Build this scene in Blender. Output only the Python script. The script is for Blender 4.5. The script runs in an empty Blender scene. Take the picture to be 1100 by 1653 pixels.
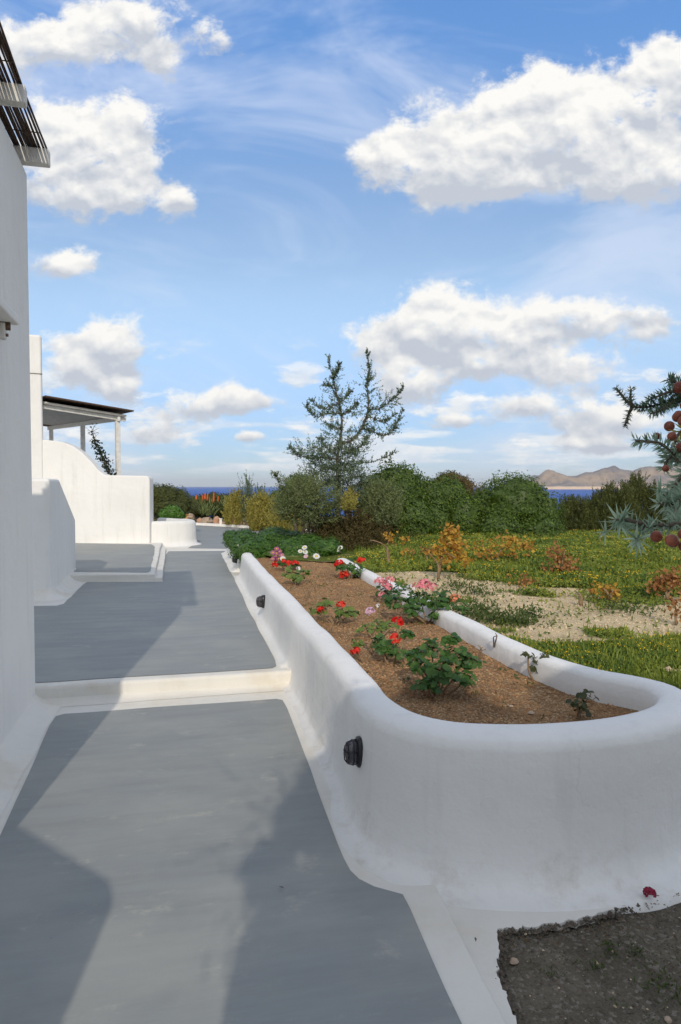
import bpy, bmesh, math, random
import numpy as np
from mathutils import Vector, Matrix

random.seed(7)
rng = np.random.default_rng(7)
C = bpy.context.scene.collection
S = bpy.context.scene
R = math.radians
PI = math.pi

# ------------------------------------------------------------------ camera
PITCH = R(2.157)
FPX = 1102.0
cam_d = bpy.data.cameras.new('camera')
cam = bpy.data.objects.new('camera', cam_d)
C.objects.link(cam)
cam.location = (0, 0, 1.6)
cam.rotation_euler = (PI / 2 - PITCH, 0, 0)
cam_d.sensor_fit = 'VERTICAL'
cam_d.sensor_height = 36.0
cam_d.lens = 24.0
cam_d.clip_start = 0.05
cam_d.clip_end = 60000
S.camera = cam


def ray(px, py):
    a, b = (px - 550) / FPX, (826.5 - py) / FPX
    return Vector((a, math.cos(PITCH) + b * math.sin(PITCH), -math.sin(PITCH) + b * math.cos(PITCH)))


def atz(px, py, z):
    d = ray(px, py)
    k = (z - 1.6) / d.z
    return Vector((d.x * k, d.y * k, z))


def aty(px, py, y):
    d = ray(px, py)
    k = y / d.y
    return Vector((d.x * k, y, 1.6 + d.z * k))


# ------------------------------------------------------------------ world, sun, exposure
SUN_EL, SUN_AZ = R(30), R(176)
SUN_STRENGTH = 2.2
SKY_STRENGTH = 0.1
S.view_settings.view_transform = 'Standard'
S.view_settings.look = 'None'
S.view_settings.gamma = 1
S.view_settings.use_curve_mapping = False
S.view_settings.exposure = 0.12


class NT:
    """small helper for writing node expressions"""
    def __init__(self, tree):
        self.t = tree

    def n(self, typ, **kw):
        nd = self.t.nodes.new(typ)
        for k, v in kw.items():
            setattr(nd, k, v)
        return nd

    def put(self, sock, v):
        if isinstance(v, bpy.types.NodeSocket):
            self.t.links.new(v, sock)
        elif v is not None:
            sock.default_value = v

    def m(self, op, a, b=None, c=None, clamp=False):
        nd = self.n('ShaderNodeMath', operation=op, use_clamp=clamp)
        self.put(nd.inputs[0], a); self.put(nd.inputs[1], b); self.put(nd.inputs[2], c)
        return nd.outputs[0]

    def v(self, op, a, b=None, c=None):
        nd = self.n('ShaderNodeVectorMath', operation=op)
        self.put(nd.inputs[0], a); self.put(nd.inputs[1], b); self.put(nd.inputs[2], c)
        return nd.outputs['Value'] if op == 'DOT_PRODUCT' else nd.outputs[0]

    def sep(self, a):
        nd = self.n('ShaderNodeSeparateXYZ'); self.put(nd.inputs[0], a)
        return nd.outputs[0], nd.outputs[1], nd.outputs[2]

    def comb(self, x, y, z):
        nd = self.n('ShaderNodeCombineXYZ')
        self.put(nd.inputs[0], x); self.put(nd.inputs[1], y); self.put(nd.inputs[2], z)
        return nd.outputs[0]

    def noise(self, vec, scale, detail=4, rough=0.55, dim='3D', dist=0.0):
        nd = self.n('ShaderNodeTexNoise', noise_dimensions=dim)
        self.put(nd.inputs['Vector'], vec)
        nd.inputs['Scale'].default_value = scale
        nd.inputs['Detail'].default_value = detail
        nd.inputs['Roughness'].default_value = rough
        nd.inputs['Distortion'].default_value = dist
        return nd.outputs['Fac']

    def vor(self, vec, scale):
        nd = self.n('ShaderNodeTexVoronoi')
        self.put(nd.inputs['Vector'], vec)
        nd.inputs['Scale'].default_value = scale
        return nd.outputs['Distance'], nd.outputs['Color']

    def smooth(self, a, lo, hi):
        nd = self.n('ShaderNodeMapRange', interpolation_type='SMOOTHSTEP')
        self.put(nd.inputs[0], a); self.put(nd.inputs[1], lo); self.put(nd.inputs[2], hi)
        return nd.outputs[0]

    def mix(self, f, a, b, blend='MIX'):
        nd = self.n('ShaderNodeMix', data_type='RGBA', blend_type=blend)
        self.put(nd.inputs[0], f)
        self.put(nd.inputs[6], tuple(a) + (1,) if isinstance(a, tuple) and len(a) == 3 else a)
        self.put(nd.inputs[7], tuple(b) + (1,) if isinstance(b, tuple) and len(b) == 3 else b)
        return nd.outputs[2]

    def bump(self, h, strength, dist, normal=None):
        nd = self.n('ShaderNodeBump')
        nd.inputs['Strength'].default_value = strength
        nd.inputs['Distance'].default_value = dist
        self.put(nd.inputs['Height'], h)
        if normal is not None:
            self.put(nd.inputs['Normal'], normal)
        return nd.outputs[0]


world = bpy.data.worlds.new('World')
S.world = world
world.use_nodes = True
wt = world.node_tree
wt.nodes.clear()
w = NT(wt)
sky = w.n('ShaderNodeTexSky', sky_type='NISHITA', sun_disc=False)
sky.sun_elevation = SUN_EL
sky.sun_rotation = SUN_AZ
sky.altitude = 40
sky.air_density = 1.0
sky.dust_density = 0.15
sky.ozone_density = 1.6
coord = w.n('ShaderNodeTexCoord').outputs['Generated']
dx, dy, dz = w.sep(coord)
ay = w.m('MAXIMUM', w.m('ABSOLUTE', dy), 0.03)
gu, gv = w.m('DIVIDE', dx, ay), w.m('DIVIDE', dz, ay)
uv = w.comb(gu, gv, 1.0)
# cumulus: a field of soft lobes where the clouds stand, broken up by noise
CLOUDS = [  # x, y, rx, ry  (photo pixels, turned into directions)
    (95, 66, 100, 44), (205, 34, 90, 48), (262, 92, 40, 30), (30, 84, 50, 26),
    (80, 222, 95, 62), (190, 215, 88, 66), (120, 300, 130, 50), (205, 300, 58, 44),
    (352, 66, 40, 26), (285, 330, 36, 26), (115, 425, 60, 22),
    (125, 580, 72, 55), (185, 555, 70, 52), (190, 632, 34, 20),
    (620, 262, 62, 48), (720, 235, 95, 70), (830, 210, 110, 85), (885, 160, 60, 50), (950, 240, 120, 75),
    (1040, 170, 110, 85), (1100, 105, 70, 60), (1060, 280, 120, 50), (715, 305, 50, 30), (800, 285, 80, 35),
    (690, 505, 70, 58), (620, 555, 75, 45), (735, 535, 90, 55), (840, 535, 90, 45), (910, 510, 60, 34), (790, 590, 90, 28),
    (655, 622, 62, 32), (1045, 520, 90, 38), (930, 605, 60, 36), (935, 672, 75, 36), (1010, 680, 60, 22),
    (300, 660, 48, 30), (240, 705, 65, 20), (378, 640, 44, 28), (400, 703, 26, 10), (835, 655, 50, 22),
    (742, 680, 44, 14), (385, 648, 60, 14), (970, 720, 60, 16),
]
acc = (0.0, 0.0, 0.0)
for (px, py, rx, ry) in CLOUDS:
    if rx < 64:
        rx, ry = rx * 1.12, ry * 1.12
    d = ray(px, py)
    u0, v0 = d.x / d.y, d.z / d.y
    ru, rv = rx * 0.90 / FPX, ry * 0.92 / FPX
    at = uv if acc == (0.0, 0.0, 0.0) else w.v('MULTIPLY_ADD', acc, (1e-7, 1e-7, 0), uv)      # one lobe after the other
    e = w.v('MULTIPLY_ADD', at, (1 / ru, 1 / rv, 0), (-u0 / ru, -v0 / rv, 0.5))
    g = w.m('POWER', 0.36788, w.v('DOT_PRODUCT', e, e))
    acc = w.v('MULTIPLY_ADD', e, g, acc)
_, hy, hw = w.sep(acc)
field = w.m('MULTIPLY', hw, 2.0 * math.exp(0.25))
height = w.m('DIVIDE', w.m('MULTIPLY', hy, 0.5), w.m('MAXIMUM', hw, 0.002))       # up in the cloud +, base -
cuv = w.comb(gu, w.m('MULTIPLY', gv, 1.25), 0.37)
n1 = w.noise(cuv, 17.0, 9, 0.64, '3D', 0.15)
cuv2 = w.v('ADD', cuv, (0.005, 0.017, 0.0))
n1s = w.noise(cuv, 15.0, 4, 0.5, '3D', 0.15)
n2 = w.noise(cuv2, 15.0, 4, 0.5, '3D', 0.15)
dens = w.m('ADD', w.m('MINIMUM', field, 1.05), w.m('MULTIPLY', w.m('SUBTRACT', n1, 0.5), 2.5))
alpha = w.smooth(dens, 0.30, 0.88)
alpha = w.m('MULTIPLY', alpha, w.smooth(field, 0.08, 0.3))
lit = w.m('ADD', w.m('ADD', 0.55, w.m('MULTIPLY', height, 0.85)), w.m('MULTIPLY', w.m('SUBTRACT', n1s, n2), 3.4), clamp=True)
ccol = w.mix(lit, (0.52, 0.56, 0.63), (0.92, 0.905, 0.87))
# thin high veil and flat bands of cloud low over the sea
vn = w.noise(w.comb(w.m('ADD', gu, w.m('MULTIPLY', gv, 0.8)), w.m('MULTIPLY', gv, 2.2), 4.1), 2.6, 5, 0.6, '3D', 0.6)
veil = w.m('MULTIPLY', w.smooth(vn, 0.40, 0.72), 0.62)
bn = w.noise(w.comb(w.m('MULTIPLY', gu, 7.0), w.m('MULTIPLY', gv, 46.0), 9.3), 1.0, 6, 0.55)
bm_ = w.m('MULTIPLY', w.smooth(gv, 0.005, 0.03), w.m('SUBTRACT', 1.0, w.smooth(gv, 0.06, 0.13)))
bands = w.m('MULTIPLY', w.m('MULTIPLY', w.smooth(bn, 0.44, 0.60), bm_), 0.85)
# lift and saturate the clear sky a little (the photograph's deep blue), paler towards the horizon
pale = w.m('SUBTRACT', 1.0, w.smooth(gv, 0.0, 0.62))
t1 = w.mix(w.smooth(gv, 0.02, 0.30), (0.50, 0.63, 0.94), (1.50, 1.42, 1.36))
t2 = w.mix(w.smooth(gv, 0.30, 0.75), t1, (1.18, 1.66, 2.10))
clear = w.v('MULTIPLY', sky.outputs[0], t2)
K = 1.0 / SKY_STRENGTH
c1 = w.mix(veil, clear, (0.66 * K, 0.74 * K, 0.90 * K))
c2 = w.mix(bands, c1, w.v('MULTIPLY', w.mix(w.smooth(n1, .35, .65), (0.70, 0.76, 0.84), (0.92, 0.92, 0.90)), (K, K, K)))
pn = w.noise(w.comb(w.m('MULTIPLY', gu, 8.0), w.m('MULTIPLY', gv, 19.0), 2.7), 1.0, 8, 0.58)
puff = w.m('MULTIPLY', w.smooth(pn, 0.545, 0.65), w.m('MULTIPLY', w.smooth(gv, 0.03, 0.055), w.m('SUBTRACT', 1.0, w.smooth(gv, 0.13, 0.24))))
pn2 = w.noise(w.comb(w.m('MULTIPLY', gu, 8.0), w.m('ADD', w.m('MULTIPLY', gv, 19.0), 0.22), 2.7), 1.0, 4, 0.5)
plit = w.m('ADD', 0.55, w.m('MULTIPLY', w.m('SUBTRACT', pn, pn2), 4.0), clamp=True)
c2 = w.mix(w.m('MULTIPLY', puff, 0.9), c2, w.v('MULTIPLY', w.mix(plit, (0.60, 0.66, 0.74), (0.96, 0.95, 0.92)), (K, K, K)))
cc = w.v('MULTIPLY', ccol, (K, K, K))
c3 = w.mix(alpha, c2, cc)
# denser cloud added overhead, to the sides and behind, to whiten the ambient light
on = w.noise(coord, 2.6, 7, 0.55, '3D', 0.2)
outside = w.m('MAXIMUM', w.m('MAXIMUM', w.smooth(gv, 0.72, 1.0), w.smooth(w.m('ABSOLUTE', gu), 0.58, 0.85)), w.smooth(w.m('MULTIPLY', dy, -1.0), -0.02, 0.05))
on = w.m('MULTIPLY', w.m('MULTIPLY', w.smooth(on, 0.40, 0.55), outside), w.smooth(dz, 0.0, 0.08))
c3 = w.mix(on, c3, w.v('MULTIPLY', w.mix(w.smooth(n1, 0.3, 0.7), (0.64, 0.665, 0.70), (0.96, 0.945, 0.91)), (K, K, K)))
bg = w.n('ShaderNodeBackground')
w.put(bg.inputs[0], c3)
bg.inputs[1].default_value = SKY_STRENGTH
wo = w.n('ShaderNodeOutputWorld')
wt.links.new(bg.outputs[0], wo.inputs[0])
world.cycles.sampling_method = 'MANUAL'
world.cycles.sample_map_resolution = 512

sun_d = bpy.data.lights.new('sun', 'SUN')
sun = bpy.data.objects.new('sun', sun_d)
C.objects.link(sun)
sun_d.energy = SUN_STRENGTH
sun_d.angle = R(0.55)
sun_d.color = (1.0, 0.90, 0.76)
src = Vector((math.sin(SUN_AZ) * math.cos(SUN_EL), math.cos(SUN_AZ) * math.cos(SUN_EL), math.sin(SUN_EL)))
sun.rotation_euler = src.to_track_quat('Z', 'Y').to_euler()
sun.location = (5, -20, 20)

# ------------------------------------------------------------------ materials
def new_mat(name):
    m = bpy.data.materials.new(name)
    m.use_nodes = True
    m.node_tree.nodes.clear()
    t = NT(m.node_tree)
    bs = t.n('ShaderNodeBsdfPrincipled')
    out = t.n('ShaderNodeOutputMaterial')
    m.node_tree.links.new(bs.outputs[0], out.inputs[0])
    bs.inputs['Specular IOR Level'].default_value = 0.3
    pos = t.n('ShaderNodeNewGeometry').outputs['Position']
    return m, t, bs, out, pos


def rot_path(t, pos, ang=R(12.4)):
    """position turned into (across the path, along the path, up)"""
    x, y, z = t.sep(pos)
    c, s = math.cos(ang), math.sin(ang)
    a = t.m('ADD', t.m('MULTIPLY', x, c), t.m('MULTIPLY', y, s))
    b = t.m('ADD', t.m('MULTIPLY', x, -s), t.m('MULTIPLY', y, c))
    return a, b, z


def mat_plaster(name, base=(0.79, 0.775, 0.745), dirt=0.35, floor_stain=0.0, foot=False):
    m, t, bs, out, pos = new_mat(name)
    big = t.noise(pos, 1.1, 5, 0.6)
    x, y, z = t.sep(pos)
    streak = t.noise(t.comb(t.m('MULTIPLY', x, 9.0), t.m('MULTIPLY', y, 9.0), t.m('MULTIPLY', z, 0.8)), 1.0, 5, 0.6)
    brush = t.noise(t.comb(t.m('MULTIPLY', x, 5.0), t.m('MULTIPLY', y, 5.0), t.m('MULTIPLY', z, 70.0)), 1.0, 3, 0.6)
    fine = t.noise(pos, 60, 4, 0.6)
    med = t.noise(pos, 7, 4, 0.5)
    col = t.mix(t.smooth(big, 0.35, 0.75), base, tuple(c * k for c, k in zip(base, (0.93, 0.935, 0.93))))
    col = t.mix(t.m('MULTIPLY', t.smooth(streak, 0.50, 0.80), dirt), col, (0.54, 0.53, 0.49))
    speck = t.noise(pos, 16, 6, 0.7)
    col = t.mix(t.m('MULTIPLY', t.smooth(speck, 0.66, 0.78), 0.35 + floor_stain), col, (0.45, 0.40, 0.33))
    if foot:
        up_ = t.m('SUBTRACT', 1.0, t.smooth(t.m('ADD', z, t.m('MULTIPLY', t.m('SUBTRACT', speck, 0.5), 0.5)), 0.0, 0.26))
        fs = t.noise(pos, 5.5, 8, 0.72)
        col = t.mix(t.m('MULTIPLY', t.m('MULTIPLY', up_, t.smooth(fs, 0.48, 0.75)), 0.5), col, (0.50, 0.43, 0.33))
        # hairline cracks in the lime wash
        cr, _c = t.vor(t.v('ADD', pos, t.v('MULTIPLY', t.comb(fs, big, speck), (0.5, 0.5, 0.5))), 1.6)
        nd = t.n('ShaderNodeTexVoronoi', feature='DISTANCE_TO_EDGE')
        t.put(nd.inputs['Vector'], t.v('ADD', pos, t.v('MULTIPLY', t.comb(fs, big, speck), (0.6, 0.6, 0.6)))); nd.inputs['Scale'].default_value = 1.5
        line_ = t.m('SUBTRACT', 1.0, t.smooth(nd.outputs['Distance'], 0.0, 0.006))
        col = t.mix(t.m('MULTIPLY', t.m('MULTIPLY', line_, t.smooth(big, 0.5, 0.62)), 0.16), col, (0.40, 0.37, 0.32))
    if floor_stain:
        st = t.noise(pos, 2.3, 6, 0.65)
        col = t.mix(t.m('MULTIPLY', t.smooth(st, 0.50, 0.72), 0.55), col, (0.62, 0.55, 0.43))
    t.put(bs.inputs['Base Color'], col)
    bs.inputs['Roughness'].default_value = 0.75
    h = t.m('ADD', t.m('ADD', t.m('MULTIPLY', med, 1.0), t.m('MULTIPLY', fine, 0.16)), t.m('MULTIPLY', brush, 0.05))
    t.put(bs.inputs['Normal'], t.bump(h, 0.55, 0.018))
    return m


def mat_path(name, tint=1.0, seed=0.0):
    m, t, bs, out, pos = new_mat(name)
    a, b, z = rot_path(t, pos)
    str1 = t.noise(t.comb(t.m('MULTIPLY', a, 1.3), t.m('MULTIPLY', b, 9.0), seed), 1.0, 6, 0.62, '3D', 0.3)
    str2 = t.noise(t.comb(t.m('MULTIPLY', a, 5.0), t.m('MULTIPLY', b, 60.0), seed), 1.0, 4, 0.6)
    blot = t.noise(t.comb(t.m('MULTIPLY', a, 1.2), t.m('MULTIPLY', b, 1.9), seed + 3), 1.0, 6, 0.62)
    wear = t.noise(t.comb(t.m('MULTIPLY', a, 3.6), t.m('MULTIPLY', b, 5.5), seed + 7), 1.0, 9, 0.75)
    base = tuple(c * tint for c in (0.250, 0.264, 0.262))
    col = t.mix(t.smooth(str1, 0.3, 0.72), tuple(c * 0.93 for c in base), tuple(c * 1.06 for c in base))
    col = t.mix(t.m('MULTIPLY', t.smooth(str2, 0.5, 0.8), 0.22), col, tuple(c * 1.3 for c in base))
    col = t.mix(t.m('MULTIPLY', t.smooth(blot, 0.40, 0.70), 0.6), col, (0.34 * tint, 0.345 * tint, 0.32 * tint))
    col = t.mix(t.m('MULTIPLY', t.smooth(wear, 0.55, 0.72), 0.5), col, (0.47, 0.45, 0.385))
    dots = t.noise(pos, 22, 5, 0.7)
    col = t.mix(t.m('MULTIPLY', t.smooth(dots, 0.69, 0.76), 0.6), col, (0.10, 0.10, 0.10))
    t.put(bs.inputs['Base Color'], col)
    t.put(bs.inputs['Roughness'], t.m('ADD', 0.5, t.m('MULTIPLY', blot, 0.25)))
    h = t.m('ADD', t.m('MULTIPLY', str1, 0.35), t.m('ADD', t.m('MULTIPLY', t.noise(pos, 90, 3), 0.25), t.m('MULTIPLY', t.noise(pos, 9, 3), 0.5)))
    t.put(bs.inputs['Normal'], t.bump(h, 0.35, 0.006))
    return m


def mat_soil(name, c1, c2, c3, sc=1.0, bumpd=0.02):
    m, t, bs, out, pos = new_mat(name)
    a = t.noise(pos, 2.2 * sc, 6, 0.65)
    b = t.noise(pos, 28 * sc, 5, 0.7)
    d, vc = t.vor(pos, 95 * sc)
    col = t.mix(t.smooth(a, 0.32, 0.7), c1, c2)
    col = t.mix(t.m('MULTIPLY', t.smooth(b, 0.42, 0.7), 0.7), col, tuple(x * 0.55 for x in c1))
    r, g, bl = t.sep(vc)
    col = t.mix(t.m('MULTIPLY', t.smooth(r, 0.80, 0.9), 0.75), col, c3)
    t.put(bs.inputs['Base Color'], col)
    bs.inputs['Roughness'].default_value = 0.95
    bs.inputs['Specular IOR Level'].default_value = 0.1
    t.put(bs.inputs['Normal'], t.bump(t.m('ADD', b, t.m('MULTIPLY', t.m('SUBTRACT', 1.0, d), 0.5)), 0.9, bumpd))
    return m


def mat_leaf(name, dark, light, rough=0.5, trans=0.25, spec=0.35):
    """leaves: two greens picked by the leaf's own tint, some light through"""
    m, t, bs, out, pos = new_mat(name)
    at = t.n('ShaderNodeAttribute', attribute_name='tint')
    col = t.mix(at.outputs['Fac'], dark, light)
    t.put(bs.inputs['Base Color'], col)
    bs.inputs['Roughness'].default_value = rough
    bs.inputs['Specular IOR Level'].default_value = spec
    tr = t.n('ShaderNodeBsdfTranslucent')
    t.put(tr.inputs[0], t.mix(0.5, col, light))
    mx = t.n('ShaderNodeMixShader')
    mx.inputs[0].default_value = trans
    t.t.links.new(bs.outputs[0], mx.inputs[1])
    t.t.links.new(tr.outputs[0], mx.inputs[2])
    t.t.links.new(mx.outputs[0], out.inputs[0])
    return m


def mat_leaf_obj(name, dark, light, rough=0.45):
    """same for single leaf objects: the tint comes from the object's own random number"""
    m, t, bs, out, pos = new_mat(name)
    oi = t.n('ShaderNodeObjectInfo')
    col = t.mix(oi.outputs['Random'], dark, light)
    t.put(bs.inputs['Base Color'], col)
    bs.inputs['Roughness'].default_value = rough
    tr = t.n('ShaderNodeBsdfTranslucent')
    t.put(tr.inputs[0], col)
    mx = t.n('ShaderNodeMixShader')
    mx.inputs[0].default_value = 0.2
    t.t.links.new(bs.outputs[0], mx.inputs[1])
    t.t.links.new(tr.outputs[0], mx.inputs[2])
    t.t.links.new(mx.outputs[0], out.inputs[0])
    return m


def mat_plain(name, col, rough=0.6, col2=None, sc=20, metal=0.0, spec=0.3, bump=0.0):
    m, t, bs, out, pos = new_mat(name)
    n = t.noise(pos, sc, 5, 0.6)
    t.put(bs.inputs['Base Color'], t.mix(t.smooth(n, 0.35, 0.7), col, col2 or tuple(c * 0.8 for c in col)))
    bs.inputs['Roughness'].default_value = rough
    bs.inputs['Metallic'].default_value = metal
    bs.inputs['Specular IOR Level'].default_value = spec
    if bump:
        t.put(bs.inputs['Normal'], t.bump(n, 0.6, bump))
    return m


M = {}
M['plaster'] = mat_plaster('white_plaster')
M['planter'] = mat_plaster('planter_plaster', (0.81, 0.795, 0.77), 0.32, 0.0, True)
M['floor_white'] = mat_plaster('white_floor_paint', (0.73, 0.705, 0.65), 0.25, 0.2)
M['path'] = mat_path('grey_floor_paint', 1.0, 0.0)
M['path_upper'] = mat_path('grey_floor_paint_upper', 1.0, 11.0)
M['bed_soil'] = mat_soil('bed_soil', (0.36, 0.22, 0.115), (0.225, 0.135, 0.07), (0.60, 0.43, 0.26))
M['dirt'] = mat_soil('damp_dirt', (0.215, 0.185, 0.14), (0.115, 0.10, 0.075), (0.27, 0.24, 0.20), 0.8, 0.03)
M['wood_white'] = mat_plain('white_painted_wood', (0.72, 0.70, 0.66), 0.6, (0.60, 0.57, 0.52), 9, bump=0.004)
M['wood_grey'] = mat_plain('grey_boards', (0.34, 0.33, 0.31), 0.7, (0.26, 0.25, 0.23), 6, bump=0.004)
M['reed'] = mat_plain('dark_reed', (0.10, 0.062, 0.040), 0.8, (0.055, 0.034, 0.024), 40)
M['bark'] = mat_plain('grey_bark', (0.16, 0.13, 0.10), 0.9, (0.09, 0.07, 0.055), 30, bump=0.01)
M['twig'] = mat_plain('pale_twig', (0.30, 0.21, 0.12), 0.9, (0.20, 0.13, 0.08), 30, bump=0.004)
M['stem_green'] = mat_plain('green_stem', (0.13, 0.16, 0.06), 0.7, (0.18, 0.14, 0.07), 30)
M['black_metal'] = mat_plain('black_metal', (0.012, 0.012, 0.014), 0.35, (0.02, 0.02, 0.022), 30, spec=0.5)
M['rust'] = mat_plain('rusty_metal', (0.12, 0.055, 0.03), 0.8, (0.22, 0.16, 0.12), 60)
M['rock'] = mat_plain('rock', (0.46, 0.36, 0.27), 0.9, (0.34, 0.25, 0.18), 7, bump=0.03)
M['rock_red'] = mat_plain('reddish_rock', (0.42, 0.21, 0.13), 0.9, (0.50, 0.34, 0.23), 7, bump=0.03)
M['rock_ochre'] = mat_plain('ochre_rock', (0.55, 0.32, 0.13), 0.9, (0.45, 0.27, 0.13), 7, bump=0.03)
M['joint'] = mat_plain('dark_joint', (0.20, 0.18, 0.16), 0.9)
M['rim_old'] = mat_plain('old_render', (0.66, 0.64, 0.60), 0.9, (0.48, 0.46, 0.42), 25, bump=0.01)
M['red'] = mat_leaf_obj('red_petals', (0.62, 0.012, 0.008), (0.72, 0.04, 0.02))
M['pink'] = mat_leaf_obj('pink_petals', (0.78, 0.24, 0.30), (0.80, 0.34, 0.36))
M['lilac'] = mat_leaf_obj('lilac_petals', (0.66, 0.36, 0.55), (0.76, 0.52, 0.66))
M['salmon'] = mat_leaf_obj('salmon_petals', (0.78, 0.24, 0.13), (0.80, 0.32, 0.18))
M['white_petal'] = mat_leaf_obj('white_petals', (0.80, 0.80, 0.78), (0.74, 0.74, 0.72))
M['magenta'] = mat_leaf_obj('magenta_petals', (0.33, 0.06, 0.18), (0.50, 0.18, 0.32))
M['yellow'] = mat_plain('yellow_petals', (0.70, 0.42, 0.012), 0.6, (0.66, 0.48, 0.03), 20)
M['orange'] = mat_plain('aloe_bloom', (0.52, 0.075, 0.02), 0.6, (0.60, 0.14, 0.03), 20)
M['leaf_mastic'] = mat_leaf('mastic_leaves', (0.034, 0.066, 0.010), (0.125, 0.195, 0.026), 0.5, 0.25)
M['leaf_juniper'] = mat_leaf('juniper_needles', (0.055, 0.088, 0.050), (0.165, 0.21, 0.115), 0.55, 0.15)
M['leaf_juniper_low'] = mat_leaf('low_juniper_needles', (0.075, 0.105, 0.038), (0.22, 0.25, 0.095), 0.55, 0.2)
M['leaf_olive'] = mat_leaf('olive_sprays', (0.042, 0.058, 0.012), (0.125, 0.135, 0.030), 0.6, 0.25)
M['leaf_yellow'] = mat_leaf('yellow_green_sprays', (0.19, 0.17, 0.03), (0.44, 0.38, 0.085), 0.6, 0.25)
M['leaf_brown'] = mat_leaf('brown_sprays', (0.095, 0.06, 0.025), (0.22, 0.145, 0.07), 0.8, 0.15)
M['leaf_brush'] = mat_leaf('brown_green_sprays', (0.050, 0.045, 0.014), (0.135, 0.10, 0.032), 0.8, 0.15)
M['leaf_hedge'] = mat_leaf('hedge_leaves', (0.035, 0.085, 0.012), (0.10, 0.21, 0.028), 0.45, 0.25)
M['leaf_bright'] = mat_leaf('bright_leaves', (0.05, 0.12, 0.015), (0.12, 0.26, 0.035), 0.45, 0.25)
M['leaf_ground'] = mat_leaf('ground_cover_leaves', (0.070, 0.130, 0.016), (0.25, 0.29, 0.042), 0.6, 0.25)
M['leaf_aloe'] = mat_leaf('aloe_leaves', (0.08, 0.12, 0.035), (0.17, 0.20, 0.065), 0.5, 0.1)
M['leaf_vine'] = mat_leaf('turning_vine_leaves', (0.30, 0.12, 0.025), (0.56, 0.36, 0.05), 0.6, 0.3)
M['leaf_vine_red'] = mat_leaf('dry_vine_leaves', (0.20, 0.075, 0.025), (0.42, 0.21, 0.07), 0.7, 0.25)
M['leaf_close'] = mat_leaf('glaucous_needles', (0.185, 0.285, 0.195), (0.41, 0.51, 0.38), 0.45, 0.15)
M['leaf_close_dark'] = mat_leaf('dark_needles', (0.075, 0.135, 0.085), (0.19, 0.28, 0.18), 0.5, 0.12)
M['leaf_weed'] = mat_leaf('weed_leaves', (0.035, 0.065, 0.014), (0.10, 0.14, 0.03), 0.6, 0.2)
M['geranium'] = mat_leaf_obj('geranium_leaf', (0.030, 0.085, 0.016), (0.075, 0.155, 0.030))
M['geranium_pale'] = mat_leaf_obj('pale_geranium_leaf', (0.085, 0.15, 0.025), (0.17, 0.225, 0.05))
M['geranium_red'] = mat_leaf_obj('dark_geranium_leaf', (0.045, 0.050, 0.018), (0.07, 0.085, 0.024))


def mat_berry():
    m, t, bs, out, pos = new_mat('juniper_berry')
    n = t.noise(pos, 45, 4, 0.6)
    n2 = t.noise(pos, 300, 3, 0.6)
    col = t.mix(t.smooth(n, 0.35, 0.68), (0.13, 0.028, 0.014), (0.28, 0.085, 0.045))
    col = t.mix(t.m('MULTIPLY', t.smooth(n2, 0.55, 0.75), 0.5), col, (0.36, 0.24, 0.21))
    t.put(bs.inputs['Base Color'], col)
    bs.inputs['Roughness'].default_value = 0.38
    return m


def mat_lens():
    m, t, bs, out, pos = new_mat('smoked_glass')
    bs.inputs['Base Color'].default_value = (0.10, 0.10, 0.12, 1)
    bs.inputs['Roughness'].default_value = 0.12
    bs.inputs['Specular IOR Level'].default_value = 0.7
    n = t.noise(pos, 90, 3)
    t.put(bs.inputs['Base Color'], t.mix(n, (0.035, 0.03, 0.04), (0.10, 0.09, 0.11)))
    return m


def mat_sea():
    m, t, bs, out, pos = new_mat('sea_water')
    x, y, z = t.sep(pos)
    n = t.noise(t.comb(t.m('MULTIPLY', x, 0.002), t.m('MULTIPLY', y, 0.0006), 0), 1.0, 5, 0.6)
    t.put(bs.inputs['Base Color'], t.mix(t.smooth(n, 0.35, 0.65), (0.006, 0.070, 0.32), (0.012, 0.095, 0.38)))
    bs.inputs['Roughness'].default_value = 0.55
    bs.inputs['Specular IOR Level'].default_value = 0.12
    t.put(bs.inputs['Normal'], t.bump(t.noise(pos, 0.25, 4), 0.6, 1.0))
    return m


def mat_island():
    m, t, bs, out, pos = new_mat('island_rock')
    n = t.noise(pos, 0.006, 8, 0.65)
    n2 = t.noise(pos, 0.0016, 5, 0.6)
    x, y, z = t.sep(pos)
    col = t.mix(t.smooth(n, 0.35, 0.65), (0.215, 0.19, 0.18), (0.115, 0.112, 0.130))
    col = t.mix(t.smooth(n2, 0.42, 0.62), col, (0.36, 0.27, 0.19))
    shore = t.m('SUBTRACT', 1.0, t.smooth(t.m('ADD', z, t.m('MULTIPLY', n, 30.0)), 5.0, 26.0))
    col = t.mix(shore, col, (0.62, 0.46, 0.32))
    t.put(bs.inputs['Base Color'], col)
    bs.inputs['Roughness'].default_value = 0.95
    bs.inputs['Specular IOR Level'].default_value = 0.05
    return m


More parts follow.
